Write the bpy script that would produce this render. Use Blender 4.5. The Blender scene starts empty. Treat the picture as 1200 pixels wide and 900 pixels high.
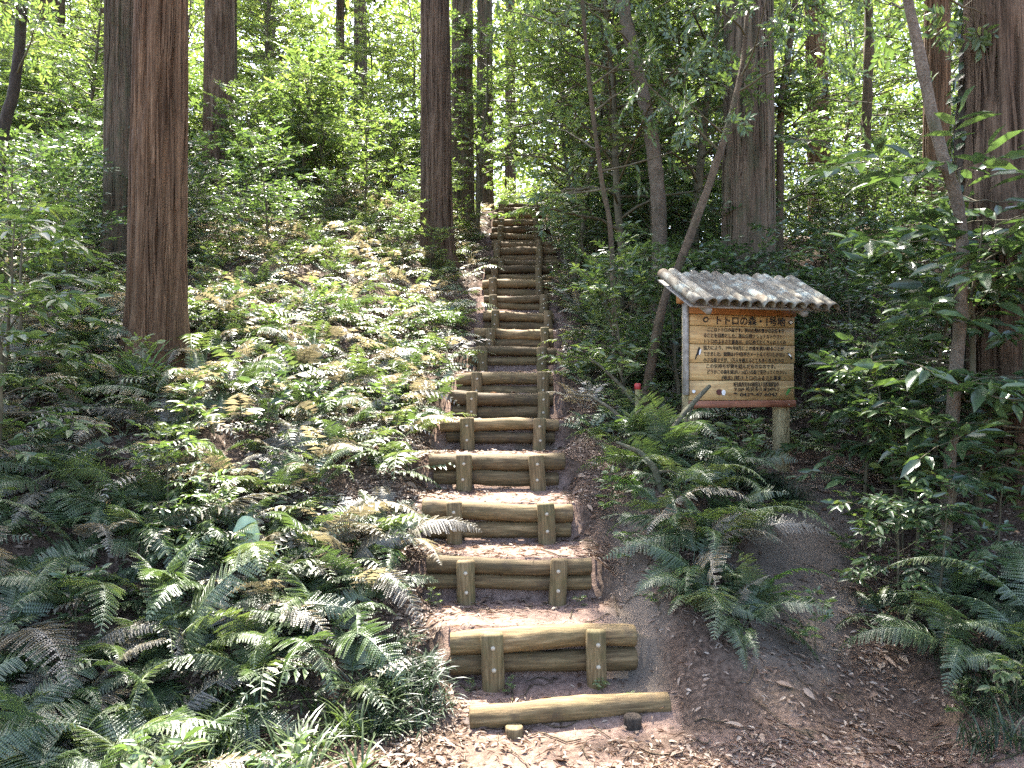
import bpy, math, random
import numpy as np
from mathutils import Vector, Matrix

R_ = math.radians
rng = np.random.default_rng(7)
rnd = random.Random(11)
SC = bpy.context.scene
COL = SC.collection

# ------------------------------------------------------------------ camera
CAM = np.array([0.0, 0.0, 1.62])
F_PX = 900.0                                   # focal length in pixels of the 1200 px wide photograph
cam_d = bpy.data.cameras.new('camera')
cam_d.sensor_width = 36.0
cam_d.lens = 36.0 * F_PX / 1200.0
cam_d.clip_start = 0.05
cam_d.clip_end = 1000.0
cam = bpy.data.objects.new('camera', cam_d)
cam.location = CAM
cam.rotation_euler = (R_(90), 0, 0)
COL.objects.link(cam)
SC.camera = cam

# ------------------------------------------------------------------ sky, sun, exposure
SUN_EL, SUN_AZ = 61.0, -15.0                    # azimuth from +Y, negative = towards -X
world = bpy.data.worlds.new('World')
SC.world = world
world.use_nodes = True
wn = world.node_tree
sky = wn.nodes.new('ShaderNodeTexSky')
sky.sky_type = 'NISHITA'
sky.sun_disc = False
sky.sun_elevation = R_(SUN_EL)
sky.sun_rotation = R_(SUN_AZ)
sky.air_density = 0.7
sky.dust_density = 3.0
sky.ozone_density = 0.6
bg = wn.nodes['Background']
bg.inputs['Strength'].default_value = 0.15
wn.links.new(sky.outputs[0], bg.inputs['Color'])
sun_d = bpy.data.lights.new('sun', 'SUN')
sun_d.energy = 4.5
sun_d.angle = R_(0.53)
sun_d.color = (1.0, 0.95, 0.87)
sun = bpy.data.objects.new('sun', sun_d)
sd = Vector((math.sin(R_(SUN_AZ)) * math.cos(R_(SUN_EL)), math.cos(R_(SUN_AZ)) * math.cos(R_(SUN_EL)), math.sin(R_(SUN_EL))))
sun.rotation_euler = sd.to_track_quat('Z', 'Y').to_euler()
sun.location = (-6, 10, 30)
COL.objects.link(sun)
SC.view_settings.view_transform = 'Standard'
SC.view_settings.look = 'None'
SC.view_settings.exposure = 3.1
SC.view_settings.gamma = 1.0
SC.render.engine = 'CYCLES'
SC.render.filter_size = 1.1
SC.cycles.use_denoising = False
SC.cycles.sample_clamp_indirect = 2.5
SC.cycles.max_bounces = 6
SC.cycles.diffuse_bounces = 4
SC.cycles.glossy_bounces = 2
SC.cycles.transmission_bounces = 4
SC.cycles.transparent_max_bounces = 4
SC.cycles.caustics_reflective = False
SC.cycles.caustics_refractive = False

# ------------------------------------------------------------------ numeric helpers
def vnoise(x, y, seed=0):
    x = np.asarray(x, float); y = np.asarray(y, float)
    xi = np.floor(x).astype(np.int64); yi = np.floor(y).astype(np.int64)
    fx = x - xi; fy = y - yi
    fx = fx * fx * (3 - 2 * fx); fy = fy * fy * (3 - 2 * fy)
    def h(a, b):
        n = (a * 374761393 + b * 668265263 + seed * 1442695041) & 0x7fffffff
        n = ((n ^ (n >> 13)) * 1274126177) & 0x7fffffff
        return ((n ^ (n >> 16)) & 0xffff) / 65535.0
    v00 = h(xi, yi); v10 = h(xi + 1, yi); v01 = h(xi, yi + 1); v11 = h(xi + 1, yi + 1)
    return (v00 * (1 - fx) + v10 * fx) * (1 - fy) + (v01 * (1 - fx) + v11 * fx) * fy

def fbm(x, y, o=4, seed=0):
    s = 0; a = 0.5
    for i in range(o):
        s = s + a * vnoise(x * 2 ** i, y * 2 ** i, seed + i); a *= 0.5
    return s

def sstep(a, b, x):
    t = np.clip((np.asarray(x, float) - a) / (b - a), 0, 1)
    return t * t * (3 - 2 * t)

def unit(v):
    return v / np.maximum(np.linalg.norm(v, axis=-1, keepdims=True), 1e-9)

class MB:
    """collects vertices and polygons, links them as one mesh"""
    def __init__(s): s.v = []; s.t = []; s.q = []; s.n = 0; s.tm = []; s.qm = []
    def add(s, v, tris=None, quads=None, mi=0):
        v = np.asarray(v, float).reshape(-1, 3)
        if tris is not None and len(tris):
            s.t.append(np.asarray(tris, np.int64).reshape(-1, 3) + s.n); s.tm.append(np.full(len(s.t[-1]), mi))
        if quads is not None and len(quads):
            s.q.append(np.asarray(quads, np.int64).reshape(-1, 4) + s.n); s.qm.append(np.full(len(s.q[-1]), mi))
        s.v.append(v); s.n += len(v)
    def mesh(s, name, mats, smooth=True):
        me = bpy.data.meshes.new(name)
        v = np.concatenate(s.v)
        t = np.concatenate(s.t) if s.t else np.zeros((0, 3), np.int64)
        q = np.concatenate(s.q) if s.q else np.zeros((0, 4), np.int64)
        mi = np.concatenate(s.tm + s.qm)
        loops = np.concatenate([t.ravel(), q.ravel()]).astype(np.int32)
        tot = np.concatenate([np.full(len(t), 3), np.full(len(q), 4)]).astype(np.int32)
        st = np.concatenate([[0], np.cumsum(tot)[:-1]]).astype(np.int32)
        me.vertices.add(len(v)); me.vertices.foreach_set('co', v.astype(np.float32).ravel())
        me.loops.add(len(loops)); me.loops.foreach_set('vertex_index', loops)
        me.polygons.add(len(tot)); me.polygons.foreach_set('loop_start', st)
        try: me.polygons.foreach_set('loop_total', tot)
        except Exception: pass
        me.polygons.foreach_set('material_index', mi.astype(np.int32))
        me.polygons.foreach_set('use_smooth', np.full(len(tot), smooth, bool))
        me.update(calc_edges=True); me.validate()
        for m in (mats if isinstance(mats, (list, tuple)) else [mats]): me.materials.append(m)
        return me

def tube(mb, pts, rad, seg=8, cap=True, mi=0, wob=0.0, seed=0):
    pts = np.asarray(pts, float); n = len(pts)
    rad = np.broadcast_to(np.asarray(rad, float), (n,))
    tan = unit(np.gradient(pts, axis=0))
    ref = np.array([0.3, 0.1, 0.95]) if abs(tan[0][2]) < 0.8 else np.array([1.0, 0.1, 0.0])
    a = unit(np.cross(tan, ref)); b = np.cross(tan, a)
    th = np.linspace(0, 2 * np.pi, seg, endpoint=False)
    rr = rad[:, None] * np.ones((1, seg))
    if wob:
        k = np.cos(th)[None] * 1.5 + 7; l = np.sin(th)[None] * 1.5 + np.arange(n)[:, None] * 0.6 + seed * 3.3
        rr = rr * (1 + wob * (fbm(k + 0 * l, l, 3, seed) - 0.45) * 2)
    V = pts[:, None] + rr[..., None] * (np.cos(th)[None, :, None] * a[:, None] + np.sin(th)[None, :, None] * b[:, None])
    i = np.arange(n - 1)[:, None] * seg; j = np.arange(seg)[None]; k = (j + 1) % seg
    Q = np.stack([i + j, i + k, i + seg + k, i + seg + j], -1).reshape(-1, 4)
    V = V.reshape(-1, 3)
    if cap:
        V = np.concatenate([V, pts[:1], pts[-1:]])
        T = [[n * seg, x, (x + 1) % seg][::-1] for x in range(seg)] + [[n * seg + 1, (n - 1) * seg + x, (n - 1) * seg + (x + 1) % seg] for x in range(seg)]
        mb.add(V, T, Q, mi)
    else:
        mb.add(V, None, Q, mi)

def box(mb, x0, x1, y0, y1, z0, z1, bev=0.0, mi=0):
    """a box whose long edges are chamfered"""
    if bev <= 0:
        v = [(x, y, z) for z in (z0, z1) for y in (y0, y1) for x in (x0, x1)]
        mb.add(v, None, [(0, 2, 3, 1), (4, 5, 7, 6), (0, 1, 5, 4), (1, 3, 7, 5), (3, 2, 6, 7), (2, 0, 4, 6)], mi); return
    b = bev
    ring = [(x0 + b, y0), (x1 - b, y0), (x1, y0 + b), (x1, y1 - b), (x1 - b, y1), (x0 + b, y1), (x0, y1 - b), (x0, y0 + b)]
    cx, cy = (x0 + x1) / 2, (y0 + y1) / 2
    def sh(p):
        return (p[0] + (b if p[0] < cx else -b), p[1] + (b if p[1] < cy else -b))
    v = [(*sh(p), z0) for p in ring] + [(*p, z0 + b) for p in ring] + [(*p, z1 - b) for p in ring] + [(*sh(p), z1) for p in ring]
    q = [(r * 8 + i, r * 8 + (i + 1) % 8, r * 8 + 8 + (i + 1) % 8, r * 8 + 8 + i) for r in range(3) for i in range(8)]
    v += [(cx, cy, z0), (cx, cy, z1)]
    t = [(32, (i + 1) % 8, i) for i in range(8)] + [(33, 24 + i, 24 + (i + 1) % 8) for i in range(8)]
    mb.add(v, t, q, mi)

# ------------------------------------------------------------------ object helpers
def tag(o, label=None, cat=None, group=None, kind=None):
    if label: o['label'] = label
    if cat: o['category'] = cat
    if group: o['group'] = group
    if kind: o['kind'] = kind
    return o
def link(name, me, parent=None, loc=None, rot=None, sc=None):
    o = bpy.data.objects.new(name, me); COL.objects.link(o)
    if parent is not None: o.parent = parent
    if loc is not None: o.location = loc
    if rot is not None: o.rotation_euler = rot
    if sc is not None: o.scale = sc if hasattr(sc, '__len__') else (sc, sc, sc)
    return o
def thing(name, label, cat, loc=(0, 0, 0), rot=(0, 0, 0), sc=1.0, group=None):
    return tag(link(name, None, None, loc, rot, sc), label, cat, group)

# ------------------------------------------------------------------ materials
class NT:
    def __init__(s, name):
        s.m = bpy.data.materials.new(name); s.m.use_nodes = True
        s.t = s.m.node_tree; s.t.nodes.clear()
        s.out = s.n('ShaderNodeOutputMaterial')
    def n(s, typ, **kw):
        nd = s.t.nodes.new(typ)
        for k, v in kw.items(): setattr(nd, k, v)
        return nd
    def l(s, a, b): s.t.links.new(a, b)
    def noise(s, vec, scale, detail=4, rough=0.6):
        nd = s.n('ShaderNodeTexNoise'); nd.inputs['Scale'].default_value = scale
        nd.inputs['Detail'].default_value = detail; nd.inputs['Roughness'].default_value = rough
        if vec is not None: s.l(vec, nd.inputs['Vector'])
        return nd.outputs['Fac']
    def ramp(s, fac, stops, interp='LINEAR'):
        nd = s.n('ShaderNodeValToRGB'); cr = nd.color_ramp; cr.interpolation = interp
        while len(cr.elements) < len(stops): cr.elements.new(0.5)
        for e, (p, c) in zip(cr.elements, stops):
            e.position = p; e.color = (*c, 1) if len(c) == 3 else c
        s.l(fac, nd.inputs['Fac']); return nd.outputs['Color']
    def mapping(s, vec, scale=(1, 1, 1), rot=(0, 0, 0)):
        nd = s.n('ShaderNodeMapping'); nd.inputs['Scale'].default_value = scale; nd.inputs['Rotation'].default_value = rot
        s.l(vec, nd.inputs['Vector']); return nd.outputs[0]
    def mix(s, fac, a, b, mode='MIX'):
        nd = s.n('ShaderNodeMix', data_type='RGBA', blend_type=mode)
        for k, v in (('Factor', fac), ('A', a), ('B', b)):
            sock = [i for i in nd.inputs if i.name == k and (i.type == 'RGBA' or (k == 'Factor' and i.type == 'VALUE'))][0]
            if hasattr(v, 'is_linked'): s.l(v, sock)
            elif k == 'Factor': sock.default_value = v
            else: sock.default_value = (*v, 1)
        return [o for o in nd.outputs if o.type == 'RGBA'][0]
    def bump(s, h, strength=0.5, dist=0.01):
        nd = s.n('ShaderNodeBump'); nd.inputs['Strength'].default_value = strength; nd.inputs['Distance'].default_value = dist
        s.l(h, nd.inputs['Height']); return nd.outputs[0]
    def bsdf(s, col, rough=0.8, spec=0.4, normal=None, out=True):
        p = s.n('ShaderNodeBsdfPrincipled')
        if hasattr(col, 'is_linked'): s.l(col, p.inputs['Base Color'])
        else: p.inputs['Base Color'].default_value = (*col, 1)
        if hasattr(rough, 'is_linked'): s.l(rough, p.inputs['Roughness'])
        else: p.inputs['Roughness'].default_value = rough
        p.inputs['Specular IOR Level'].default_value = spec
        if normal is not None: s.l(normal, p.inputs['Normal'])
        if out: s.l(p.outputs[0], s.out.inputs['Surface'])
        return p

def leaf_mat(name, stops, rough=0.4, spec=0.5, trans=0.35, tint=(1.12, 1.22, 0.6), objvar=0.25):
    s = NT(name)
    g = s.n('ShaderNodeNewGeometry')
    oi = s.n('ShaderNodeObjectInfo')
    ad = s.n('ShaderNodeMath', operation='MULTIPLY_ADD')
    s.l(oi.outputs['Random'], ad.inputs[0]); ad.inputs[1].default_value = objvar
    mu = s.n('ShaderNodeMath', operation='MULTIPLY'); s.l(g.outputs['Random Per Island'], mu.inputs[0]); mu.inputs[1].default_value = 1 - objvar
    s.l(mu.outputs[0], ad.inputs[2])
    col = s.ramp(ad.outputs[0], stops)
    nz = s.noise(s.n('ShaderNodeTexCoord').outputs['Object'], 30, 2)
    col = s.mix(1.0, col, s.ramp(nz, [(0.3, (0.8, 0.8, 0.8)), (0.7, (1.15, 1.15, 1.15))]), 'MULTIPLY')
    p = s.bsdf(col, rough, spec, out=False)
    tcol = s.mix(1.0, col, tint, 'MULTIPLY')
    tr = s.n('ShaderNodeBsdfTranslucent'); s.l(tcol, tr.inputs['Color'])
    mx = s.n('ShaderNodeMixShader'); mx.inputs[0].default_value = trans
    s.l(p.outputs[0], mx.inputs[1]); s.l(tr.outputs[0], mx.inputs[2]); s.l(mx.outputs[0], s.out.inputs['Surface'])
    return s.m

M = {}
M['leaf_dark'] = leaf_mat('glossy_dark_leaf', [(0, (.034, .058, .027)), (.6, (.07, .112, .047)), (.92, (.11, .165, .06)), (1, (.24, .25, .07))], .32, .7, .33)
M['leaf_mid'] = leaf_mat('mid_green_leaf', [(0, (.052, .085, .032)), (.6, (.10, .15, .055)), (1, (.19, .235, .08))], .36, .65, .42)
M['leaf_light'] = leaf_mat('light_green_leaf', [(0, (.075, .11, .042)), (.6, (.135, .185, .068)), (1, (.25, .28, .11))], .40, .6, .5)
M['leaf_far'] = leaf_mat('far_leaf', [(0, (.08, .12, .035)), (.6, (.15, .195, .06)), (1, (.26, .28, .09))], .45, .5, .6)
M['fern'] = leaf_mat('fern_frond', [(0, (.055, .092, .036)), (.6, (.10, .145, .056)), (1, (.18, .20, .095))], .44, 1.0, .26, objvar=.6)
M['fern_pale'] = leaf_mat('pale_fern_frond', [(0, (.10, .20, .05)), (1, (.17, .27, .07))], .5, .4, .45)
M['fern_old'] = leaf_mat('bleached_fern_frond', [(0, (.11, .10, .07)), (.5, (.22, .20, .145)), (1, (.36, .315, .22))], .44, 1.0, .28, (1.1, 1.02, .75), objvar=.7)
M['grass'] = leaf_mat('grass_blade', [(0, (.03, .052, .02)), (1, (.09, .125, .04))], .4, .45, .35)
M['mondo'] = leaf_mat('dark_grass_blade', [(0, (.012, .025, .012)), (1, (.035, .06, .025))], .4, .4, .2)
M['conifer'] = leaf_mat('conifer_spray', [(0, (.025, .05, .015)), (1, (.07, .10, .025))], .6, .3, .25)
M['litter'] = leaf_mat('dead_leaf', [(0, (.05, .026, .014)), (.4, (.13, .08, .05)), (.7, (.24, .18, .125)), (.93, (.31, .26, .20)), (1, (.44, .40, .34))], .6, .4, .12, (1.2, .9, .6))
M['stem'] = NT('green_brown_stem').m
_s = NT('green_brown_stem'); _s.bsdf(_s.ramp(_s.noise(_s.n('ShaderNodeTexCoord').outputs['Object'], 14), [(.3, (.05, .045, .022)), (.7, (.12, .10, .055))]), .8, .3); M['stem'] = _s.m

def bark_mat(name, dark, mid, light, sc=1.0, moss=0.0, mosscol=(.05, .065, .025), stretch=.06):
    s = NT(name); tc = s.n('ShaderNodeTexCoord').outputs['Object']
    oi = s.n('ShaderNodeObjectInfo')
    v = s.mapping(tc, (1, 1, stretch))
    f1 = s.noise(v, 22 * sc, 6, .65); f2 = s.noise(s.mapping(tc, (1, 1, stretch * 2)), 70 * sc, 4, .7)
    c = s.ramp(f1, [(.32, dark), (.5, mid), (.68, light)])
    c = s.mix(.55, c, s.ramp(f2, [(.3, tuple(x * .55 for x in dark)), (.5, mid), (.75, tuple(min(1, x * 1.25) for x in light))]))
    blot = s.noise(tc, 1.6, 4)
    c = s.mix(s.ramp(blot, [(.4, (0, 0, 0)), (.65, (1, 1, 1))]), c, s.mix(1, c, (.62, .62, .60), 'MULTIPLY'))
    if moss:
        c = s.mix(s.ramp(s.noise(tc, 3.2, 5), [(.62 - moss * .3, (0, 0, 0)), (.75, (.8, .8, .8))]), c, mosscol)
    hsum = s.n('ShaderNodeMath', operation='ADD'); s.l(f1, hsum.inputs[0]); s.l(f2, hsum.inputs[1])
    s.bsdf(c, .88, .25, s.bump(hsum.outputs[0], 1.0, .022)); return s.m
M['cedar'] = bark_mat('red_brown_cedar_bark', (.036, .020, .009), (.15, .085, .042), (.32, .205, .11), .33)
M['cedar_grey'] = bark_mat('grey_brown_cedar_bark', (.034, .021, .012), (.13, .084, .050), (.27, .185, .118), .33)
M['cedar_moss'] = bark_mat('mossy_cedar_bark', (.035, .026, .016), (.125, .09, .055), (.26, .19, .12), .33, moss=.55, mosscol=(.075, .085, .04))
M['bark_pale'] = bark_mat('pale_smooth_bark', (.07, .052, .033), (.165, .128, .085), (.27, .22, .155), 1.0, .25, (.08, .09, .04), stretch=.5)
M['bark_dark'] = bark_mat('dark_bark', (.02, .015, .011), (.055, .042, .03), (.11, .085, .06), moss=.3, stretch=.2)
M['bark_mid'] = bark_mat('mid_brown_bark', (.05, .035, .02), (.12, .085, .05), (.2, .15, .09), moss=.35, stretch=.35)

def log_mat():
    s = NT('weathered_log_wood'); tc = s.n('ShaderNodeTexCoord').outputs['Object']; oi = s.n('ShaderNodeObjectInfo')
    add = s.n('ShaderNodeVectorMath', operation='ADD'); s.l(tc, add.inputs[0])
    sc = s.n('ShaderNodeVectorMath', operation='SCALE'); sc.inputs[0].default_value = (7, 3, 5); s.l(oi.outputs['Random'], sc.inputs['Scale']); s.l(sc.outputs[0], add.inputs[1])
    v = add.outputs[0]
    g = s.noise(s.mapping(v, (.08, 1, 1)), 60, 6, .65)
    b = s.noise(v, 5, 5)
    c = s.ramp(g, [(.3, (.044, .030, .014)), (.5, (.125, .090, .044)), (.72, (.25, .19, .105))])
    c = s.mix(s.ramp(b, [(.4, (0, 0, 0)), (.62, (.75, .75, .75))]), c, s.mix(.4, c, (.085, .08, .03)))
    c = s.mix(s.ramp(s.noise(v, 11, 4), [(.55, (0, 0, 0)), (.7, (.7, .7, .7))]), c, (.06, .045, .028))
    c = s.mix(1, c, s.ramp(oi.outputs['Random'], [(0, (.5, .46, .40)), (1, (1.35, 1.25, 1.1))]), 'MULTIPLY')
    crack = s.noise(s.mapping(v, (.05, 1, 1)), 95, 3, .5)
    c = s.mix(s.ramp(crack, [(.24, (.8, .8, .8)), (.34, (0, 0, 0))]), c, (.022, .016, .01))
    s.bsdf(c, .82, .3, s.bump(g, .6, .006)); return s.m
M['log'] = log_mat()
def post_mat():
    s = NT('weathered_post_wood'); tc = s.n('ShaderNodeTexCoord').outputs['Object']; oi = s.n('ShaderNodeObjectInfo')
    add = s.n('ShaderNodeVectorMath', operation='ADD'); s.l(tc, add.inputs[0])
    sc = s.n('ShaderNodeVectorMath', operation='SCALE'); sc.inputs[0].default_value = (7, 3, 5); s.l(oi.outputs['Random'], sc.inputs['Scale']); s.l(sc.outputs[0], add.inputs[1])
    v = add.outputs[0]
    g = s.noise(s.mapping(v, (1, 1, .1)), 75, 6, .65)
    c = s.ramp(g, [(.3, (.05, .033, .014)), (.5, (.125, .086, .038)), (.72, (.22, .16, .08))])
    c = s.mix(s.ramp(s.noise(v, 7, 4), [(.45, (0, 0, 0)), (.65, (.7, .7, .7))]), c, s.mix(.5, c, (.08, .085, .025)))
    s.bsdf(c, .8, .3, s.bump(g, .6, .005)); return s.m
M['post'] = post_mat()
def plain(name, col, rough=.6, spec=.4, var=.25, sc=20, metal=0):
    s = NT(name); tc = s.n('ShaderNodeTexCoord').outputs['Object']
    c = s.ramp(s.noise(tc, sc, 4), [(.3, tuple(x * (1 - var) for x in col)), (.7, tuple(min(1, x * (1 + var)) for x in col))])
    p = s.bsdf(c, rough, spec); p.inputs['Metallic'].default_value = metal; return s.m
M['bolt'] = plain('galvanised_bolt', (.33, .29, .21), .65, .35, .3, 60, .3)
M['ink'] = plain('black_paint', (.016, .014, .012), .6, .3)
M['white'] = plain('white_paint', (.75, .73, .66), .6)
M['red'] = plain('red_plastic', (.42, .05, .045), .45)
M['greenpaint'] = plain('green_paint', (.08, .24, .05), .6)
M['brownpaint'] = plain('dark_red_brown_paint', (.11, .035, .025), .6)
M['plate'] = plain('pale_green_plastic', (.42, .52, .34), .5, .4, .12, 8)
M['stone'] = plain('pale_stone', (.55, .52, .47), .7)

def board_mat(name, a, b, c3):
    s = NT(name); tc = s.n('ShaderNodeTexCoord').outputs['Object']; oi = s.n('ShaderNodeObjectInfo')
    add = s.n('ShaderNodeVectorMath', operation='ADD'); s.l(tc, add.inputs[0])
    sc = s.n('ShaderNodeVectorMath', operation='SCALE'); sc.inputs[0].default_value = (9, 4, 6); s.l(oi.outputs['Random'], sc.inputs['Scale']); s.l(sc.outputs[0], add.inputs[1])
    v = add.outputs[0]
    g = s.noise(s.mapping(v, (.07, 1, 1)), 48, 6, .6)
    c = s.ramp(g, [(.3, a), (.5, b), (.7, c3)])
    kn = s.n('ShaderNodeTexVoronoi'); kn.inputs['Scale'].default_value = 3.6; s.l(s.mapping(v, (1, 1, 1.8)), kn.inputs['Vector'])
    c = s.mix(s.ramp(kn.outputs['Distance'], [(.03, (.85, .85, .85)), (.09, (0, 0, 0))]), c, tuple(x * .35 for x in a))
    c = s.mix(s.ramp(s.noise(v, 6, 4), [(.45, (0, 0, 0)), (.7, (.5, .5, .5))]), c, tuple(x * .6 for x in a))
    s.bsdf(c, .6, .35, s.bump(g, .3, .003)); return s.m
M['board'] = board_mat('varnished_yellow_board', (.29, .165, .060), (.46, .295, .115), (.60, .42, .185))
M['rail'] = board_mat('varnished_orange_rail', (.20, .08, .022), (.34, .15, .045), (.43, .21, .07))
M['redrail'] = board_mat('red_stained_rail', (.17, .06, .03), (.28, .11, .055), (.36, .16, .085))
M['greyboard'] = board_mat('weathered_grey_board', (.14, .125, .10), (.26, .235, .19), (.36, .33, .28))
M['signpost'] = bark_mat('pale_sawn_post', (.24, .19, .09), (.42, .34, .17), (.52, .43, .23), 1.0, .12, (.16, .17, .06), stretch=.08)
def lichen_mat():
    s = NT('lichen_covered_bamboo'); tc = s.n('ShaderNodeTexCoord').outputs['Object']; oi = s.n('ShaderNodeObjectInfo')
    add = s.n('ShaderNodeVectorMath', operation='ADD'); s.l(tc, add.inputs[0])
    sc = s.n('ShaderNodeVectorMath', operation='SCALE'); sc.inputs[0].default_value = (9, 4, 6); s.l(oi.outputs['Random'], sc.inputs['Scale']); s.l(sc.outputs[0], add.inputs[1])
    v = add.outputs[0]
    g = s.noise(s.mapping(v, (1, .25, 1)), 30, 5)
    c = s.ramp(g, [(.3, (.045, .038, .027)), (.5, (.11, .096, .07)), (.7, (.18, .162, .125))])
    c = s.mix(s.ramp(s.noise(v, 8, 4, .6), [(.50, (0, 0, 0)), (.62, (.85, .85, .85))]), c, (.22, .235, .195))
    c = s.mix(s.ramp(s.noise(v, 6, 4, .6), [(.56, (0, 0, 0)), (.66, (.8, .8, .8))]), c, (.07, .05, .032))
    c = s.mix(1, c, s.ramp(oi.outputs['Random'], [(0, (.95, .95, .93)), (1, (1.8, 1.8, 1.76))]), 'MULTIPLY')
    s.bsdf(c, .85, .25, s.bump(g, .5, .004)); return s.m
M['bamboo'] = lichen_mat()
M['mossy'] = bark_mat('mossy_dead_wood', (.04, .034, .02), (.11, .095, .06), (.21, .19, .13), 1.2, .7, (.15, .19, .10), stretch=.4)

# ------------------------------------------------------------------ terrain
#        distance, top of upper log (photo y), left x, right x, left post x, right post x  (photo pixels)
STEPS = [(3.62, 818, 550, 787, 600, 737), (3.95, 735, 528, 746, 577, 697), (4.45, 653, 500, 693, 548, 653), (4.95, 588, 495, 671, 534, 640),
         (5.45, 531, 503, 662, 544, 630), (6.05, 491, 516, 655, 549, 632), (6.70, 459, 528, 648, 553, 636), (7.20, 437, 535, 648, 558, 636),
         (8.00, 407, 550, 652, 566, 635), (8.60, 385, 556, 648, 574, 638), (9.20, 365.5, 566, 649, 580, 642), (9.85, 346, 567, 646, 579, 637),
         (10.5, 328, 565, 646, 578, 632), (11.2, 311.5, 568, 645, 580, 631), (11.7, 304, 570, 660, 588, 632), (12.3, 290, 578, 652, 583, 632),
         (12.7, 283, 576, 650, 583, 632), (13.2, 274, 574, 640, 587, 629), (13.7, 265.5, 576, 641, 586, 627), (14.2, 258, 577, 640, 587, 628),
         (14.7, 249, 578, 640, 588, 627), (15.3, 242.5, 584, 640, 589, 625), (15.8, 239, 584, 640, 590, 626)]
SD = np.array([s[0] for s in STEPS])
SZ = np.array([CAM[2] + s[0] * (450 - s[1]) / F_PX for s in STEPS])
SXC = np.array([s[0] * ((s[2] + s[3]) / 2 - 600) / F_PX for s in STEPS])
P_Y = np.concatenate([[-200, -3, 2.8, 3.55], SD[1:] - .05, [18, 22, 30, 45, 90, 400]])
P_Z = np.concatenate([[-2, -.05, 0.0, 0.03], SZ[1:] - .14, [5.35, 5.5, 5.2, 4.6, 4.0, 3.0]])
R_Y = np.array([-200, 2.8, 3.6, 4.2, 5.2, 5.8, 7, 8, 9.5, 11, 13, 17, 25, 45, 90, 400.])
R_Z = np.array([-2, 0, .03, .20, .72, .86, 1.30, 1.85, 2.8, 3.55, 3.95, 4.3, 4.4, 4.2, 4, 3.])

def stair_z(y):
    k = np.clip(np.searchsorted(SD + .02, y, side='right') - 1, 0, len(SD) - 1)
    nxt = np.minimum(k + 1, len(SD) - 1)
    frac = np.clip((y - SD[k]) / np.maximum(SD[nxt] - SD[k], .1), 0, 1)
    base = SZ[k] - .012 + frac * np.clip(SZ[nxt] - .235 - SZ[k], -.06, .10)
    base = np.where(k == 0, .07 + .03 * frac, base)
    return np.where(y < SD[0] + .02, np.interp(y, P_Y, P_Z), np.where(y > SD[-1] + .02, np.interp(y, P_Y, P_Z), base))

def height(x, y, stairs=True):
    x = np.asarray(x, float); y = np.asarray(y, float)
    p = np.interp(y, P_Y, P_Z); r = np.interp(y, R_Y, R_Z)
    wr = sstep(.75, 2.0, x)
    h = p * (1 - wr) + r * wr
    near = sstep(2.2, 4.0, y)
    h = h + .5 * sstep(.75, 2.6, -x) * sstep(2.5, 5.5, y) * (1 - .5 * sstep(14, 20, y)) + .1 * np.clip(-x - 2.4, 0, 12) * near
    h = h + .26 * sstep(2.05, 2.6, x - .35 * (y - 4)) * sstep(2.2, 3.6, y) + .06 * np.clip(x - 3, 0, 10) * near
    h = h + .24 * np.exp(-(((x - 1.08) / .38) ** 2 + ((y - 4.75) / .75) ** 2))
    h = h - .10 * np.exp(-((x - .62 - .1 * (y - 4)) / .16) ** 2) * sstep(3.5, 4.0, y) * (1 - sstep(5.0, 6.0, y))
    amp = .10 * sstep(.6, 1.6, np.abs(x)) * near + .02
    h = h + amp * (fbm(x * 1.1 + 3, y * 1.1, 4, 3) - .47) * 2 + .035 * (fbm(x * 6, y * 6, 3, 9) - .45) + .022 * (fbm(x * 13 + 5, y * 11, 3, 19) - .45)
    if stairs:
        xc = np.interp(y, SD, SXC)
        w = 1 - sstep(.47, .66, np.abs(x - xc) + .06 * (vnoise(x * 5, y * 5, 4) - .5))
        w = w * sstep(3.3, 3.66, y) * (1 - sstep(15.8, 17, y))
        h = h * (1 - w) + (stair_z(y) + .018 * (fbm(x * 7, y * 7, 3, 12) - .45)) * w
    return h

def gx(pieces):
    out = []
    for a, b, s in pieces: out += list(np.arange(a, b - 1e-6, s))
    return np.array(out)
xs = gx([(-1.0, 1.0, .04), (1.0, 2.6, .05), (2.6, 5.0, .09)]); xs = np.concatenate([-gx([(1.0, 5.0, .09)])[::-1], xs])
far = 5.0 * 1.16 ** np.arange(0, 30); xs = np.concatenate([-far[::-1], xs[xs > -4.95], far])
xs = np.unique(np.round(xs, 4))
ys = np.concatenate([-3.0 - 2 * 1.3 ** np.arange(0, 18)[::-1], np.arange(-3, 2.2, .2), np.arange(2.2, 3.3, .06), np.arange(3.3, 16.4, .035), 16.4 * 1.07 ** np.arange(0, 46)])
ys = np.unique(np.round(ys, 4))
GX, GY = np.meshgrid(xs, ys)
GZ = height(GX, GY)
mb = MB()
nx, ny = len(xs), len(ys)
I = (np.arange(ny - 1)[:, None] * nx + np.arange(nx - 1)[None]).ravel()
mb.add(np.stack([GX, GY, GZ], -1).reshape(-1, 3), None, np.stack([I, I + 1, I + nx + 1, I + nx], -1))

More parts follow.
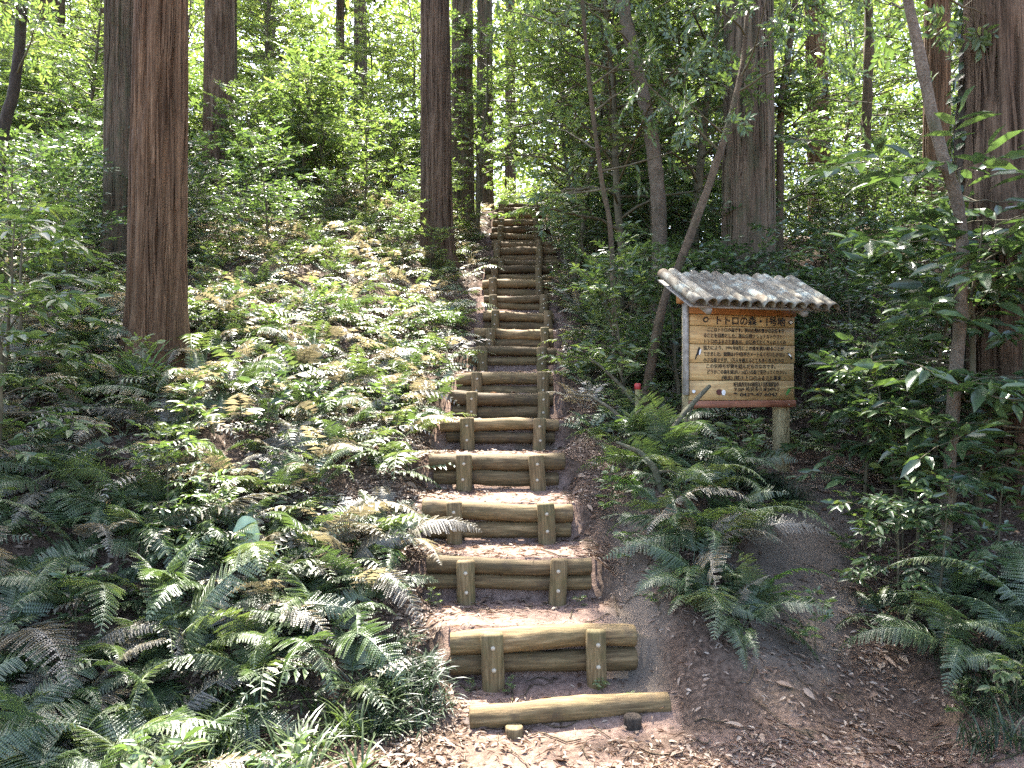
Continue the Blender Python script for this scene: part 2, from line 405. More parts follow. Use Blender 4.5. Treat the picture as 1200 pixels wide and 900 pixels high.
def trail_mask(x, y):
    """bare trodden clay: the foot of the stairs, the side trail beside the sign and the worn gully along the steps"""
    a = 1 - sstep(.16, .46, np.abs(x - np.interp(y, [2, 3.4, 4.2, 5.2, 6.2], [1.3, 1.2, 1.52, 2.02, 2.55])))
    a = a * sstep(3.5, 4.1, y) * (1 - sstep(5.6, 6.3, y))
    b = np.exp(-((x - .66 - .12 * (y - 4)) / .17) ** 2) * sstep(3.5, 3.9, y) * (1 - sstep(4.9, 5.5, y))
    return np.clip(np.maximum(a, b), 0, 1)
def soil_mask(x, y):
    xc = np.interp(y, SD, SXC)
    a = (1 - sstep(.40, .62, np.abs(x - xc))) * sstep(3.3, 3.6, y) * (1 - sstep(17, 18, y))
    b = (1 - sstep(2.9, 3.8, y)) * sstep(-.6, -.15, x)
    return np.clip(np.maximum(a, b), 0, 1)

def ground_mat():
    s = NT('forest_soil'); tc = s.n('ShaderNodeTexCoord').outputs['Object']
    at = s.n('ShaderNodeAttribute', attribute_name='wear'); sp = s.n('ShaderNodeSeparateColor'); s.l(at.outputs['Color'], sp.inputs[0])
    n1 = s.noise(tc, 3, 6, .65); n2 = s.noise(tc, 38, 5, .7); n3 = s.noise(tc, 140, 3, .6)
    duff = s.ramp(n2, [(.3, (.030, .021, .014)), (.5, (.082, .055, .037)), (.72, (.165, .115, .080))])
    soil = s.ramp(n2, [(.3, (.095, .062, .046)), (.5, (.19, .126, .094)), (.75, (.30, .21, .16))])
    clay = s.ramp(n1, [(.3, (.085, .066, .048)), (.55, (.15, .118, .088)), (.75, (.215, .17, .128))])
    clay = s.mix(.35, clay, s.ramp(n3, [(.3, (.05, .040, .029)), (.7, (.22, .178, .13))]))
    f = s.n('ShaderNodeMath', operation='MULTIPLY_ADD'); s.l(n1, f.inputs[0]); f.inputs[1].default_value = 1.6; f.inputs[2].default_value = -.78
    def edge(chan):
        a = s.n('ShaderNodeMath', operation='ADD'); s.l(sp.outputs[chan], a.inputs[0]); s.l(f.outputs[0], a.inputs[1]); a.use_clamp = True
        return s.ramp(a.outputs[0], [(.25, (0, 0, 0)), (.75, (1, 1, 1))])
    c = s.mix(edge(1), duff, soil); c = s.mix(edge(0), c, clay)
    moss = s.ramp(s.noise(tc, 2.1, 5), [(.62, (0, 0, 0)), (.72, (.5, .5, .5))])
    c = s.mix(moss, c, (.055, .06, .02))
    hh = s.n('ShaderNodeMath', operation='ADD'); s.l(n2, hh.inputs[0]); s.l(n3, hh.inputs[1])
    s.bsdf(c, .93, .2, s.bump(hh.outputs[0], .8, .015)); return s.m
M['ground'] = ground_mat()
me = mb.mesh('ground', M['ground'])
ca = me.color_attributes.new('wear', 'FLOAT_COLOR', 'POINT')
wear = np.zeros((nx * ny, 4), np.float32); wear[:, 3] = 1
wear[:, 0] = trail_mask(GX, GY).ravel(); wear[:, 1] = soil_mask(GX, GY).ravel()
ca.data.foreach_set('color', wear.ravel())
tag(link('ground', me), kind='structure')

def px_ground(px, py, far_=40):
    """where the ray through a photo pixel meets the ground"""
    d = np.linspace(1.5, far_, 4000)
    x = d * (px - 600) / F_PX; z = CAM[2] + d * (450 - py) / F_PX
    hit = np.where(z < height(x, d))[0]
    k = hit[0] if len(hit) else -1
    return float(x[k]), float(d[k]), float(height(x[k], d[k]))
def on(x, y): return (x, y, float(height(x, y)))

# ------------------------------------------------------------------ log steps
ORD = ['first', 'second', 'third', 'fourth', 'fifth', 'sixth', 'seventh', 'eighth', 'ninth', 'tenth', 'eleventh', 'twelfth', 'thirteenth', 'fourteenth',
       'fifteenth', 'sixteenth', 'seventeenth', 'eighteenth', 'nineteenth', 'twentieth', 'twenty-first', 'twenty-second']
def log_mesh(L, r, seed, bend=.006):
    mb = MB(); n = 15
    t = np.linspace(0, 1, n); rr = np.random.default_rng(seed)
    ph = rr.uniform(0, 6.28, 2)
    pts = np.stack([t * L - L / 2, bend * np.sin(t * 5 + ph[0]), bend * np.sin(t * 4 + ph[1])], -1)
    rad = r * (1 + .05 * np.sin(t * 6 + ph[1]) - .03 * t)
    # rounded ends
    e = .008
    pts = np.concatenate([pts[:1], pts[:1] + [[e, 0, 0]], pts[1:-1], pts[-1:] - [[e, 0, 0]], pts[-1:]])
    rad = np.concatenate([[rad[0] * .88], rad[:1], rad[1:-1], rad[-1:], [rad[-1] * .88]])
    tube(mb, pts, rad, 20, True, 0, .20, seed)
    return mb.mesh('log', M['log'])
def post_mesh(w, h, dep, seed):
    """half-round post, flat towards the logs, chamfered top"""
    mb = MB(); th = np.linspace(np.pi, 2 * np.pi, 9)
    prof = np.stack([np.cos(th) * w / 2, np.sin(th) * dep * .75], -1)
    prof = np.concatenate([prof, [[w / 2, dep * .3], [-w / 2, dep * .3]]])
    zs = np.array([-.16, 0, h * .3, h * .6, h - .012, h]); k = len(prof)
    rr = np.random.default_rng(seed)
    V = []
    for i, z in enumerate(zs):
        s = .86 if i == len(zs) - 1 else 1 + rr.uniform(-.03, .03)
        V += [(p[0] * s + .004 * math.sin(z * 9 + seed), p[1] * s, z) for p in prof]
    Q = [(i * k + j, i * k + (j + 1) % k, (i + 1) * k + (j + 1) % k, (i + 1) * k + j) for i in range(len(zs) - 1) for j in range(k)]
    V.append((0, -dep * .2, h + .002)); c = len(V) - 1; b = (len(zs) - 1) * k
    mb.add(V, [(b + j, b + (j + 1) % k, c) for j in range(k)], Q)
    return mb.mesh('post', M['post'])
mb = MB()
th = np.linspace(0, 2 * np.pi, 12, endpoint=False)
V = []
for r, y in ((.0115, 0), (.0115, -.006), (.0085, -.010)): V += [(math.cos(a) * r, y, math.sin(a) * r) for a in th]
V.append((0, -.011, 0))
mb.add(V, [(24 + i, 24 + (i + 1) % 12, 36) for i in range(12)], [(r * 12 + i, r * 12 + (i + 1) % 12, r * 12 + 12 + (i + 1) % 12, r * 12 + 12 + i) for r in range(2) for i in range(12)])
BOLT = mb.mesh('bolt', M['bolt'])

for i, (d, yt, xl, xr, pl, pr) in enumerate(STEPS):
    r = .056 + .008 * math.sin(i * 2.1 + .6)
    ztop = SZ[i]; xc = SXC[i]; L = d * (xr - xl) / F_PX
    L = min(L, 1.06)
    yaw = [.02, .05, .0, -.005, .01, .0, .01, .0, .0, .01, -.01, 0, .01, 0, .02, .01, 0, 0, .01, 0, 0, 0, 0][i]
    if i == 0:
        t = thing('single_log_step', 'single pale log pegged into the soil at the foot of the stairs', 'log step', (xc, d, .0), (0, 0, .10))
        lg = link('log', log_mesh(L, .053, 500), t, (0, 0, .085), (0, R_(-1.2), 0))
        for k, (px_, hh) in enumerate(((pl, .06), (pr, .085))):
            pm = MB(); rr = .042
            tube(pm, [(0, 0, -.12), (0, 0, hh - .02), (0, 0, hh - .004), (0, 0, hh)], [rr, rr, rr * .97, rr * .85], 16, True, 0, .08, 40 + k)
            link('peg', pm.mesh('peg', M['post' if k == 0 else 'bark_dark']), t, (d * (px_ - 600) / F_PX - xc, -.09, .0))
        continue
    if i < len(STEPS) - 1:
        lab = ORD[i] + ' log step up from the soil, two logs bolted between two posts'
    else:
        lab = 'topmost log step at the crest of the log stairs'
    t = thing('log_step', lab, 'log step', (xc, d, ztop), (0, 0, yaw), 1, 'log steps of the hillside stairs')
    tilt = R_([0, -1.6, -.3, .4, .6, .5, .2, .3, .2, -.2, .3, 0, .2, .1, .2, .1, 0, .2, 0, 0, 0, 0, 0][i])
    link('log', log_mesh(L, r, i, .012), t, (0, 0, -r), (0, tilt, 0))
    if SZ[i] - SZ[i - 1] > .15:
        link('log', log_mesh(L * (.96 + .05 * math.sin(i)), r * .96, 100 + i), t, (.012 * math.sin(i * 3), .012, -r * 2.96), (R_(40 * i), tilt * .8, 0))
    for k, px_ in enumerate((pl, pr)):
        w = .106 + .008 * math.sin(i * 1.7 + k * 2); hh = .25 + .02 * math.sin(i + k)
        top = .006 + .008 * math.sin(i * 2.7 + k)
        xo = d * (px_ - 600) / F_PX - xc
        po = link('post', post_mesh(w, hh, .055, i * 2 + k), t, (xo, -r - .022, top - hh - xo * math.tan(tilt)), (0, R_(rnd.uniform(-2.5, 2.5)), 0))
        for zb in (hh - .065, hh - .175):
            link('bolt', BOLT, po, (rnd.uniform(-.006, .006), -.055 * .75 + .001, zb))

# ------------------------------------------------------------------ notice board with bamboo roof
SX, SY = 1.74, 5.82
SG = float(height(SX, SY))
YAW = R_(17)
sign = thing('notice_board', 'wooden notice board with painted Japanese text under a bamboo roof', 'notice board', (SX, SY, CAM[2]), (0, 0, YAW))
W2 = .455
def plank(name, z0, z1, mat, x0=-W2, x1=W2, y0=-.022, y1=0.0, bev=.003, label=None):
    m = MB(); box(m, x0, x1, y0, y1, z0, z1, bev)
    o = link(name, m.mesh(name, mat), sign)
    if label: o['label'] = label
    return o
zt = .585
rows = [('rail', .070, 'rail'), ('plank', .085, 'board'), ('plank', .135, 'board'), ('plank', .138, 'board'), ('plank', .132, 'board'), ('plank', .150, 'board'), ('rail', .056, 'redrail')]
ZR = []
z = zt
for i, (nm, h_, mt) in enumerate(rows):
    x1 = W2 + (.012 if i in (0, 6) else rnd.uniform(-.004, .004))
    plank(nm, z - h_ + .004, z, M[mt], -W2 - (.0 if i else .008), x1, -.022 - (.008 if i in (0, 6) else rnd.uniform(0, .003)))
    ZR.append((z, z - h_)); z -= h_
ZB = z
gr = float(height(SX + .38, SY + .1)) - CAM[2]; gl = float(height(SX - .4, SY - .1)) - CAM[2]
m = MB(); box(m, W2 - .115, W2 - .018, .004, .10, gr - .3, .70, .006); link('post', m.mesh('post', M['signpost']), sign)
m = MB(); box(m, -W2 - .005, -W2 + .085, .004, .09, gl - .3, .70, .006); link('post', m.mesh('post', M['signpost']), sign)
m = MB(); box(m, -W2 - .030, -W2 - .010, -.030, .035, ZB + .10, .66, .003); link('side_board', m.mesh('side_board', M['greyboard']), sign)
m = MB(); box(m, -W2 - .06, W2 + .07, .012, .075, .60, .66, .004); link('roof_beam', m.mesh('roof_beam', M['rail']), sign)
m = MB(); box(m, -W2 - .08, W2 + .12, -.17, -.12, .585, .625, .004); link('roof_beam', m.mesh('roof_beam', M['greyboard']), sign)
m = MB(); box(m, -.58, .60, -.28, .27, -.006, .006, .002); link('roof_deck', m.mesh('roof_deck', M['greyboard']), sign, (0, 0, .672), (R_(27), 0, 0))
for sx in (-W2 + .02, W2 - .08):
    m = MB(); box(m, sx - .02, sx + .02, -.29, .35, -.02, .02, .003)
    link('rafter', m.mesh('rafter', M['greyboard']), sign, (0, 0, .645), (R_(27), 0, 0))
# bamboo half-pipes, laid from the back ridge down to the front eave
NB = 13
for i in range(NB):
    m = MB(); Lb = .62 + rnd.uniform(-.025, .025); r0 = .0465 + rnd.uniform(-.003, .003)
    ts = np.linspace(0, 1, 15); th = np.linspace(-.25, np.pi + .25, 11)
    node = rnd.uniform(.25, .75)
    V = []
    for t_ in ts:
        rr = r0 * (1 + .07 * math.exp(-((t_ - node) / .02) ** 2) - .06 * math.exp(-((t_ - node - .05) / .02) ** 2) + .015 * math.sin(t_ * 9 + i))
        for s_ in (1, .86):
            V += [(math.cos(a) * rr * s_, t_ * Lb, math.sin(a) * rr * s_) for a in th]
    k = 11; Q = []
    for a in range(14):
        for b in range(10):
            o0 = a * 22 + b; o1 = o0 + 22
            Q.append((o0, o0 + 1, o1 + 1, o1)); Q.append((o0 + 11, o1 + 11, o1 + 12, o0 + 12))
        Q.append((a * 22, a * 22 + 22, a * 22 + 33, a * 22 + 11)); Q.append((a * 22 + 10, a * 22 + 21, a * 22 + 43, a * 22 + 32))
    for b in range(10):
        Q.append((b, b + 11, b + 12, b + 1)); e = 14 * 22 + b; Q.append((e, e + 1, e + 12, e + 11))
    m.add(V, None, Q)
    xb = -.545 + i * .0925 + rnd.uniform(-.006, .006)
    link('roof_bamboo', m.mesh('roof_bamboo', M['bamboo']), sign, (xb, -.315 + rnd.uniform(-.02, .015), .552 + rnd.uniform(-.004, .006)), (R_(27 + rnd.uniform(-1, 1)), 0, R_(rnd.uniform(-1.5, 1.5))))

def text_part(body, size, x, z, align='LEFT', wide=None, mat='ink', name='lettering'):
    cu = bpy.data.curves.new('lettering', 'FONT'); cu.body = body; cu.size = size; cu.align_x = align
    cu.offset = size * (.02 if size > .05 else .010); cu.extrude = .0008
    to = bpy.data.objects.new('lettering', cu); COL.objects.link(to)
    bpy.context.view_layer.update()
    me = bpy.data.meshes.new_from_object(to.evaluated_get(bpy.context.evaluated_depsgraph_get()))
    bpy.data.objects.remove(to); bpy.data.curves.remove(cu)
    me.materials.clear(); me.materials.append(M[mat]); me.name = 'lettering'
    o = link(name, me, sign, (x, -.0278, z), (R_(90), 0, 0))
    if wide:
        c = np.zeros(len(me.vertices) * 3, np.float32); me.vertices.foreach_get('co', c)
        w = c[0::3].max() - c[0::3].min()
        o.scale.x = wide / max(w, 1e-4)
    return o
text_part('トトロの森・1号地', .074, -.255, ZR[1][1] + .018, wide=.60)
lines = [('ここはトトロの森です。狭山丘陵の豊かな自然を守', 2, 0, -.315, .67), ('ることを目的とした、狭山丘陵ナショナルトラスト、', 2, 1, -.345, .70), ('トトロのふるさと基金は、はじめてたくさんの人々の', 2, 2, -.345, .71),
         ('協力により、1991年8月にこの森を買い取ることが', 3, 0, -.345, .70), ('できました。面積は1千9百平方メートルくらいしかない', 3, 1, -.345, .71), ('小さな森ですが、1万人を超えるとても多くの人たちの', 3, 2, -.345, .70),
         ('この気持ちが実を結んだものなのです。', 4, 0, -.325, .60), ('どうかこの森を緑がいっぱいの姿で見守ってください。', 4, 1, -.315, .69), ('(地主) (財)トトロのふるさと基金', 4, 2, -.19, .52)]
for body, row, k, x, w in lines:
    z0, z1 = ZR[row]; hh = (z0 - z1) / 3.05
    text_part(body, .036, x, z0 - hh * (k + .86), wide=w)
z0, z1 = ZR[5]
for k, body in enumerate(('埼玉県所沢市の財団法人自然保護協会', '〒359 所沢市久米2495-7', '℡ 0429-47-6047')):
    text_part(body, .038, -.09, z0 - .038 * (k + 1) - .004, wide=(.40, .40, .39)[k])
def flat(name, pts, mat, y=-.0272, th_=.002):
    m = MB(); n = len(pts); V = [(p[0], y - th_, p[1]) for p in pts] + [(p[0], y + .002, p[1]) for p in pts]
    c = np.mean(pts, 0); V.append((c[0], y - th_, c[1]))
    m.add(V, [(2 * n, i, (i + 1) % n) for i in range(n)], [(i, n + i, n + (i + 1) % n, (i + 1) % n) for i in range(n)])
    return link(name, m.mesh(name, M[mat], False), sign)
def ell(cx, cz, a, b, rot=0, n=16):
    return [(cx + a * math.cos(t) * math.cos(rot) - b * math.sin(t) * math.sin(rot), cz + a * math.cos(t) * math.sin(rot) + b * math.sin(t) * math.cos(rot)) for t in np.linspace(0, 2 * math.pi, n, endpoint=False)]
zc = (ZR[1][0] + ZR[1][1]) / 2
flat('painted_acorn', ell(-.325, zc + .006, .024, .020, .5), 'ink'); flat('painted_acorn', ell(-.325, zc + .006, .015, .010, .5), 'board', -.0295)
flat('painted_acorn', ell(.418, zc + .002, .022, .016), 'ink'); flat('painted_acorn', ell(.418, zc + .002, .014, .009), 'white', -.0295)
zc = (ZR[3][0] + ZR[3][1]) / 2
flat('painted_bird', [(-.385, zc + .045), (-.375, zc + .05), (-.372, zc + .02), (-.385, zc - .005), (-.40, zc - .02), (-.41, zc - .045), (-.414, zc - .04), (-.405, zc - .01), (-.395, zc + .012)], 'ink')
flat('painted_bird', ell(-.374, zc + .012, .007, .024, -.25), 'white', -.0295)
flat('painted_bird', [(.385, zc + .012), (.395, zc + .016), (.42, zc - .012), (.432, zc - .035), (.426, zc - .036), (.405, zc - .012)], 'ink')
flat('painted_bird', ell(.407, zc - .004, .006, .016, .85), 'white', -.0295)
zc = (ZR[5][0] + ZR[5][1]) / 2
flat('painted_leaf', ell(.395, zc - .008, .034, .011, .95), 'greenpaint')
flat('painted_mushroom', ell(-.21, zc - .01, .024, .022), 'brownpaint'); flat('painted_mushroom', ell(-.175, zc - .014, .017, .021), 'white', -.0295)
flat('painted_mushroom', ell(-.425, zc - .005, .014, .012), 'white')
for (bx_, bz_) in ((-.38, zt - .022), (.42, zt - .03), (.40, ZB + .022), (-.40, ZB + .03)):
    link('nail', BOLT, sign, (bx_, -.0295, bz_), None, .45)

# ------------------------------------------------------------------ leaf and branch generators
LT = np.array([(0, 0, 0), (.28, .40, .05), (.66, .33, .03), (1, 0, -.12), (.66, -.33, .03), (.28, -.40, .05), (.28, 0, -.03), (.66, 0, -.05)])
LT_T = np.array([(0, 6, 1), (0, 5, 6), (7, 3, 2), (7, 4, 3)]); LT_Q = np.array([(6, 7, 2, 1), (6, 5, 4, 7)])
KT = np.array([(0, 0, 0), (.45, .42, .06), (1, 0, -.08), (.45, -.42, .06), (.45, 0, -.03)])
KT_T = np.array([(0, 4, 1), (4, 2, 1), (0, 3, 4), (4, 3, 2)])
def add_leaves(mb, base, d, nrm, ln, wd, hi=True, mi=0):
    base = np.asarray(base, float); d = unit(np.asarray(d, float)); N = len(base)
    side = unit(np.cross(np.asarray(nrm, float), d)); up = np.cross(d, side)
    ln = np.broadcast_to(ln, (N,)); wd = np.broadcast_to(wd, (N,))
    T = LT if hi else KT
    V = base[:, None] + d[:, None] * (T[None, :, :1] * ln[:, None, None]) + side[:, None] * (T[None, :, 1:2] * wd[:, None, None]) + up[:, None] * (T[None, :, 2:] * ln[:, None, None])
    off = np.arange(N)[:, None, None] * len(T)
    if hi: mb.add(V, (LT_T[None] + off).reshape(-1, 3), (LT_Q[None] + off).reshape(-1, 4), mi)
    else: mb.add(V, (KT_T[None] + off).reshape(-1, 3), None, mi)

def rand_dirs(r, n):
    return unit(r.normal(size=(n, 3)))

def branchy(seed, H, nb, spread, nt=6, lpt=7, leaf=.06, lw=.45, clear=.2, r0=.02, elev=(10, 50), hi=True, droop=.25, lean=.1, seg=6, twig=None, lay=.6):
    """a stem with branches and twigs; returns a mesh builder of wood and one of leaves"""
    r = np.random.default_rng(seed); wood, lf = MB(), MB()
    n = 8; t = np.linspace(0, 1, n)
    jit = np.cumsum(r.normal(0, .035 * H / n * 2.5, (n, 2)), 0); jit[0] = 0
    az = r.uniform(0, 6.28)
    st = np.stack([jit[:, 0] + lean * H * t ** 1.5 * math.cos(az), jit[:, 1] + lean * H * t ** 1.5 * math.sin(az), t * H], -1)
    tube(wood, st, r0 * (1 - .82 * t) , seg + 2, False)
    twig = twig or spread * .34
    B, D, NN, LL = [], [], [], []
    for i in range(nb):
        tt = clear + (1 - clear) * (i + r.uniform(0, 1)) / nb
        p0 = np.array([np.interp(tt, t, st[:, k]) for k in range(3)])
        a = i * 2.4 + r.uniform(-.5, .5); el = R_(r.uniform(*elev)); L = spread * (1 - .55 * max(0, tt - .35)) * r.uniform(.6, 1.1)
        d0 = np.array([math.cos(a) * math.cos(el), math.sin(a) * math.cos(el), math.sin(el)])
        u = np.linspace(0, 1, 6)[:, None]
        pts = p0 + d0 * L * u + np.array([0, 0, -1.0]) * L * droop * u ** 2 + np.cumsum(r.normal(0, .025 * L, (6, 3)), 0) * (u > 0)
        rb = r0 * .42 * (1 - tt * .55)
        tube(wood, pts, rb * (1 - .75 * u[:, 0]), max(4, seg - 2), False)
        for j in range(nt):
            s_ = .22 + .78 * (j + r.uniform(0, 1)) / nt
            q0 = np.array([np.interp(s_, u[:, 0], pts[:, k]) for k in range(3)])
            bd = unit(pts[min(5, int(s_ * 5) + 1)] - pts[int(s_ * 5)] if s_ < 1 else pts[5] - pts[4])
            side = np.cross(bd, [0, 0, 1]); side = unit(side) * (1 if j % 2 else -1)
            td = unit(bd * r.uniform(.3, .9) + side * r.uniform(.4, 1.0) + np.array([0, 0, r.uniform(-.25, .45)]))
            tl = twig * r.uniform(.5, 1.15) * (1 - .3 * s_)
            q1 = q0 + td * tl * .55 + r.normal(0, .02 * tl, 3); q2 = q0 + td * tl + np.array([0, 0, -.12 * tl])
            tube(wood, [q0, q1, q2], [rb * .45, rb * .32, rb * .14], 4, False)
            for k in range(lpt):
                w_ = .15 + .85 * (k + .5) / lpt
                pp = q0 + (q2 - q0) * w_
                ld = np.cross(td, [0, 0, 1.0]); ld = ld / (np.linalg.norm(ld) + 1e-6) * (1 if k % 2 else -1)
                if k == lpt - 1: ld = td
                B.append(pp); D.append(td * r.uniform(.35, .9) + ld * r.uniform(.5, 1.0) + np.array([0, 0, r.uniform(-.5, .15)]))
                nn = np.array([0, 0, 1.0]) * lay + r.normal(0, .38, 3); NN.append(nn); LL.append(leaf * r.uniform(.6, 1.2))
    LL = np.array(LL)
    add_leaves(lf, B, D, NN, LL, LL * lw, hi)
    return wood, lf

# ------------------------------------------------------------------ trunks
def cedar_trunk(seed, H=17.0, R=1.0, fine=8.0, seg=150, rings=190, flare=.55):
    """unit-radius trunk with long fibrous ridges (scaled in x and y when placed); real height"""
    zs = np.concatenate([np.linspace(-.6, fine, rings), np.linspace(fine + .4, H, 18)])
    th = np.linspace(0, 2 * np.pi, seg, endpoint=False)
    Z, T = np.meshgrid(zs, th, indexing='ij')
    def pn(k, lz, s):          # noise periodic in angle, stretched along the trunk
        u = T / (2 * np.pi) * k + (vnoise(T / (2 * np.pi) * 6, Z * .7, s + 5) - .5) * 1.2
        a = vnoise(np.mod(u, k), Z / lz, s); b = vnoise(np.mod(u, k) - k, Z / lz, s)
        w = sstep(k - 1, k, np.mod(u, k)); return a * (1 - w) + b * w
    n1 = pn(26, 1.3, seed); n2 = pn(48, .7, seed + 1); n3 = pn(74, .3, seed + 2)
    ridge = (1 - np.abs(n1 * 2 - 1)) * .45 + (1 - np.abs(n2 * 2 - 1)) * .40 + n3 * .15
    rad = (1 - .030 * np.clip(Z, 0, H)) * (1 + flare * np.exp(-np.clip(Z + .1, 0, 9) / .22) * (.35 + 1.1 * vnoise(np.cos(T) * 2.2 + 9, np.sin(T) * 2.2, seed + 3)))
    rad = rad * (1 + .26 * (sstep(.25, .8, ridge) - .6)) * (1 + .03 * np.sin(2 * T + seed))
    rad = np.maximum(rad, .04)
    V = np.stack([rad * np.cos(T), rad * np.sin(T), Z], -1).reshape(-1, 3)
    n = len(zs); i = np.arange(n - 1)[:, None] * seg; j = np.arange(seg)[None]; k = (j + 1) % seg
    m = MB(); m.add(V, None, np.stack([i + j, i + k, i + seg + k, i + seg + j], -1).reshape(-1, 4)); return m
def conifer_crown(seed, z0, z1, R, n=900):
    """drooping sprays of narrow needles on short branches"""
    r = np.random.default_rng(seed); wood, lf = MB(), MB()
    B, D, NN, L = [], [], [], []
    for i in range(58):
        t = r.uniform(0, 1); z = z0 + (z1 - z0) * t; a = r.uniform(0, 6.28); ln = R * (1 - .75 * t) * r.uniform(.5, 1.1)
        u = np.linspace(0, 1, 5)[:, None]
        d = np.array([math.cos(a), math.sin(a), .15])
        pts = np.array([0, 0, z]) + d * ln * u + np.array([0, 0, -.35 * ln]) * u ** 2
        tube(wood, pts, .035 * (1 - .8 * u[:, 0]), 4, False)
        m = 18
        s_ = r.uniform(.25, 1, m)
        p = np.stack([np.interp(s_, u[:, 0], pts[:, k]) for k in range(3)], -1) + r.normal(0, .16, (m, 3))
        for q in p:
            for e in range(5):
                B.append(q); dd = d * .7 + r.normal(0, .6, 3) + np.array([0, 0, -.35]); D.append(dd); NN.append(r.normal(size=3)); L.append(r.uniform(.16, .34))
    L = np.array(L); add_leaves(lf, B, D, NN, L, L * .3, False)
    return wood, lf
TRUNK = [cedar_trunk(s) for s in (1, 2)]
CROWN = []
for s in (5, 6):
    w, l = conifer_crown(s, 8.5, 17.5, 2.5)
    CROWN.append((w.mesh('limbs', M['bark_dark']), l.mesh('crown', M['conifer'])))
TR_ME = {}
def bark_strips(seed, n=620):
    """thin peeling ribbons of bark on the unit-radius trunk"""
    r = np.random.default_rng(seed); m = MB(); k = 6; u = np.linspace(0, 1, k)
    for i in range(n):
        th0 = r.uniform(0, 6.28); z0 = r.uniform(.1, 6.2); L = r.uniform(.25, 1.2); w = r.uniform(.012, .045)
        z = z0 + u * L; th = th0 + .05 * np.sin(u * 4 + r.uniform(0, 6)) + r.normal(0, .02) * u
        lift = 1.0 + .035 + np.where(u < .5, r.uniform(0, .10) * (1 - 2 * u) ** 2, r.uniform(0, .07) * (2 * u - 1) ** 2)
        rad = (1 - .030 * z) * lift
        ww = w * np.sin(np.pi * (.1 + .85 * u)) ** .5
        V = np.concatenate([np.stack([rad * np.cos(th + s_ * ww), rad * np.sin(th + s_ * ww), z], -1) for s_ in (-1, 1)])
        m.add(V, None, [(j, k + j, k + j + 1, j + 1) for j in range(k - 1)])
    return m
STRIPS = [bark_strips(s) for s in (31, 32)]
def cedar(px, d, dia, mat, label, var=0, lean=(0, 0), crown=True, rotz=0, cs=1.0, hs=1.0, group=None, name='cedar_tree'):
    x = d * (px - 600) / F_PX
    t = thing(name, label, 'tree', on(x, d), (R_(lean[1]), R_(lean[0]), rotz), 1, group)
    key = (var, mat)
    if key not in TR_ME: TR_ME[key] = TRUNK[var].mesh('trunk', M[mat])
    link('trunk', TR_ME[key], t, None, None, (dia / 2, dia / 2, hs))
    if d < 12:
        kk = ('strips', var, mat)
        if kk not in TR_ME: TR_ME[kk] = STRIPS[var].mesh('bark_strips', M[mat], False)
        tag(link('bark_strips', TR_ME[kk], t, None, None, (dia / 2, dia / 2, hs)), kind='stuff')
    if crown:
        w, l = CROWN[var]
        link('limbs', w, t, None, (0, 0, rotz * 2), (cs, cs, hs)); link('crown', l, t, None, (0, 0, rotz * 2), (cs, cs, hs))
    return t
cedar(183, 6.1, .40, 'cedar', 'thick red-brown cedar trunk rising from the ferns beside a bright palm seedling', 0, (.7, 0), rotz=.3, cs=1.0)
cedar(141, 9.0, .355, 'cedar_moss', 'darker slimmer cedar close behind the thick red-brown cedar', 1, (-.3, 0), rotz=2.2, cs=.9)
cedar(256, 14, .52, 'cedar_grey', 'grey-brown cedar standing back in light green shrubs on the slope', 0, (-.4, 0), rotz=4, cs=.55)
cedar(268, 17, .34, 'cedar_moss', 'shadowed cedar half hidden behind a grey-brown cedar', 1, (.2, 0), rotz=1, cs=.5)
cedar(512, 11.5, .45, 'cedar_grey', 'cedar with flared base right beside the upper log stairs', 0, (-1.0, 0), rotz=5.2, cs=.45, hs=1.15)
cedar(542, 14.5, .40, 'cedar_moss', 'dark cedar standing behind the cedar beside the stairs', 1, (0, 0), rotz=3, cs=.7)
cedar(568, 17, .36, 'cedar_moss', 'dark cedar nearest the head of the log stairs', 0, (0, 0), rotz=.5)
cedar(877, 8.0, .53, 'cedar_moss', 'stout mossy cedar trunk directly behind the notice board roof', 1, (.8, 0), rotz=1.2)
cedar(1192, 5.3, .56, 'cedar_grey', 'massive grey-brown cedar trunk among glossy shrubs beside the side trail', 0, (1.2, 0), rotz=2.0, cs=.5)
cedar(1098, 9.5, .30, 'cedar', 'straight brown cedar behind the pale crooked tree', 1, (-.4, 0), rotz=.9, cs=.8)
cedar(962, 14.5, .40, 'cedar', 'brown cedar at the clearing behind the bamboo roof', 0, (1.5, 0), rotz=3.3, cs=.8)
FARG = 'far cedars on the hilltop'
for px, d, dia, mt in ((48, 18, .40, 'cedar_grey'), (66, 19, .42, 'cedar_moss'), (115, 24, .45, 'cedar_grey'), (317, 23, .36, 'cedar_moss'), (398, 26, .34, 'cedar_moss'), (425, 24, .45, 'cedar_moss'),
                       (598, 24, .36, 'cedar_grey'), (12, 28, .5, 'cedar_moss')):
    cedar(px, d, dia, mt, 'far cedar trunk in the haze of leaves on the hilltop', rnd.randint(0, 1), (rnd.uniform(-1, 1), 0), rotz=rnd.uniform(0, 6), cs=.75, group=FARG)

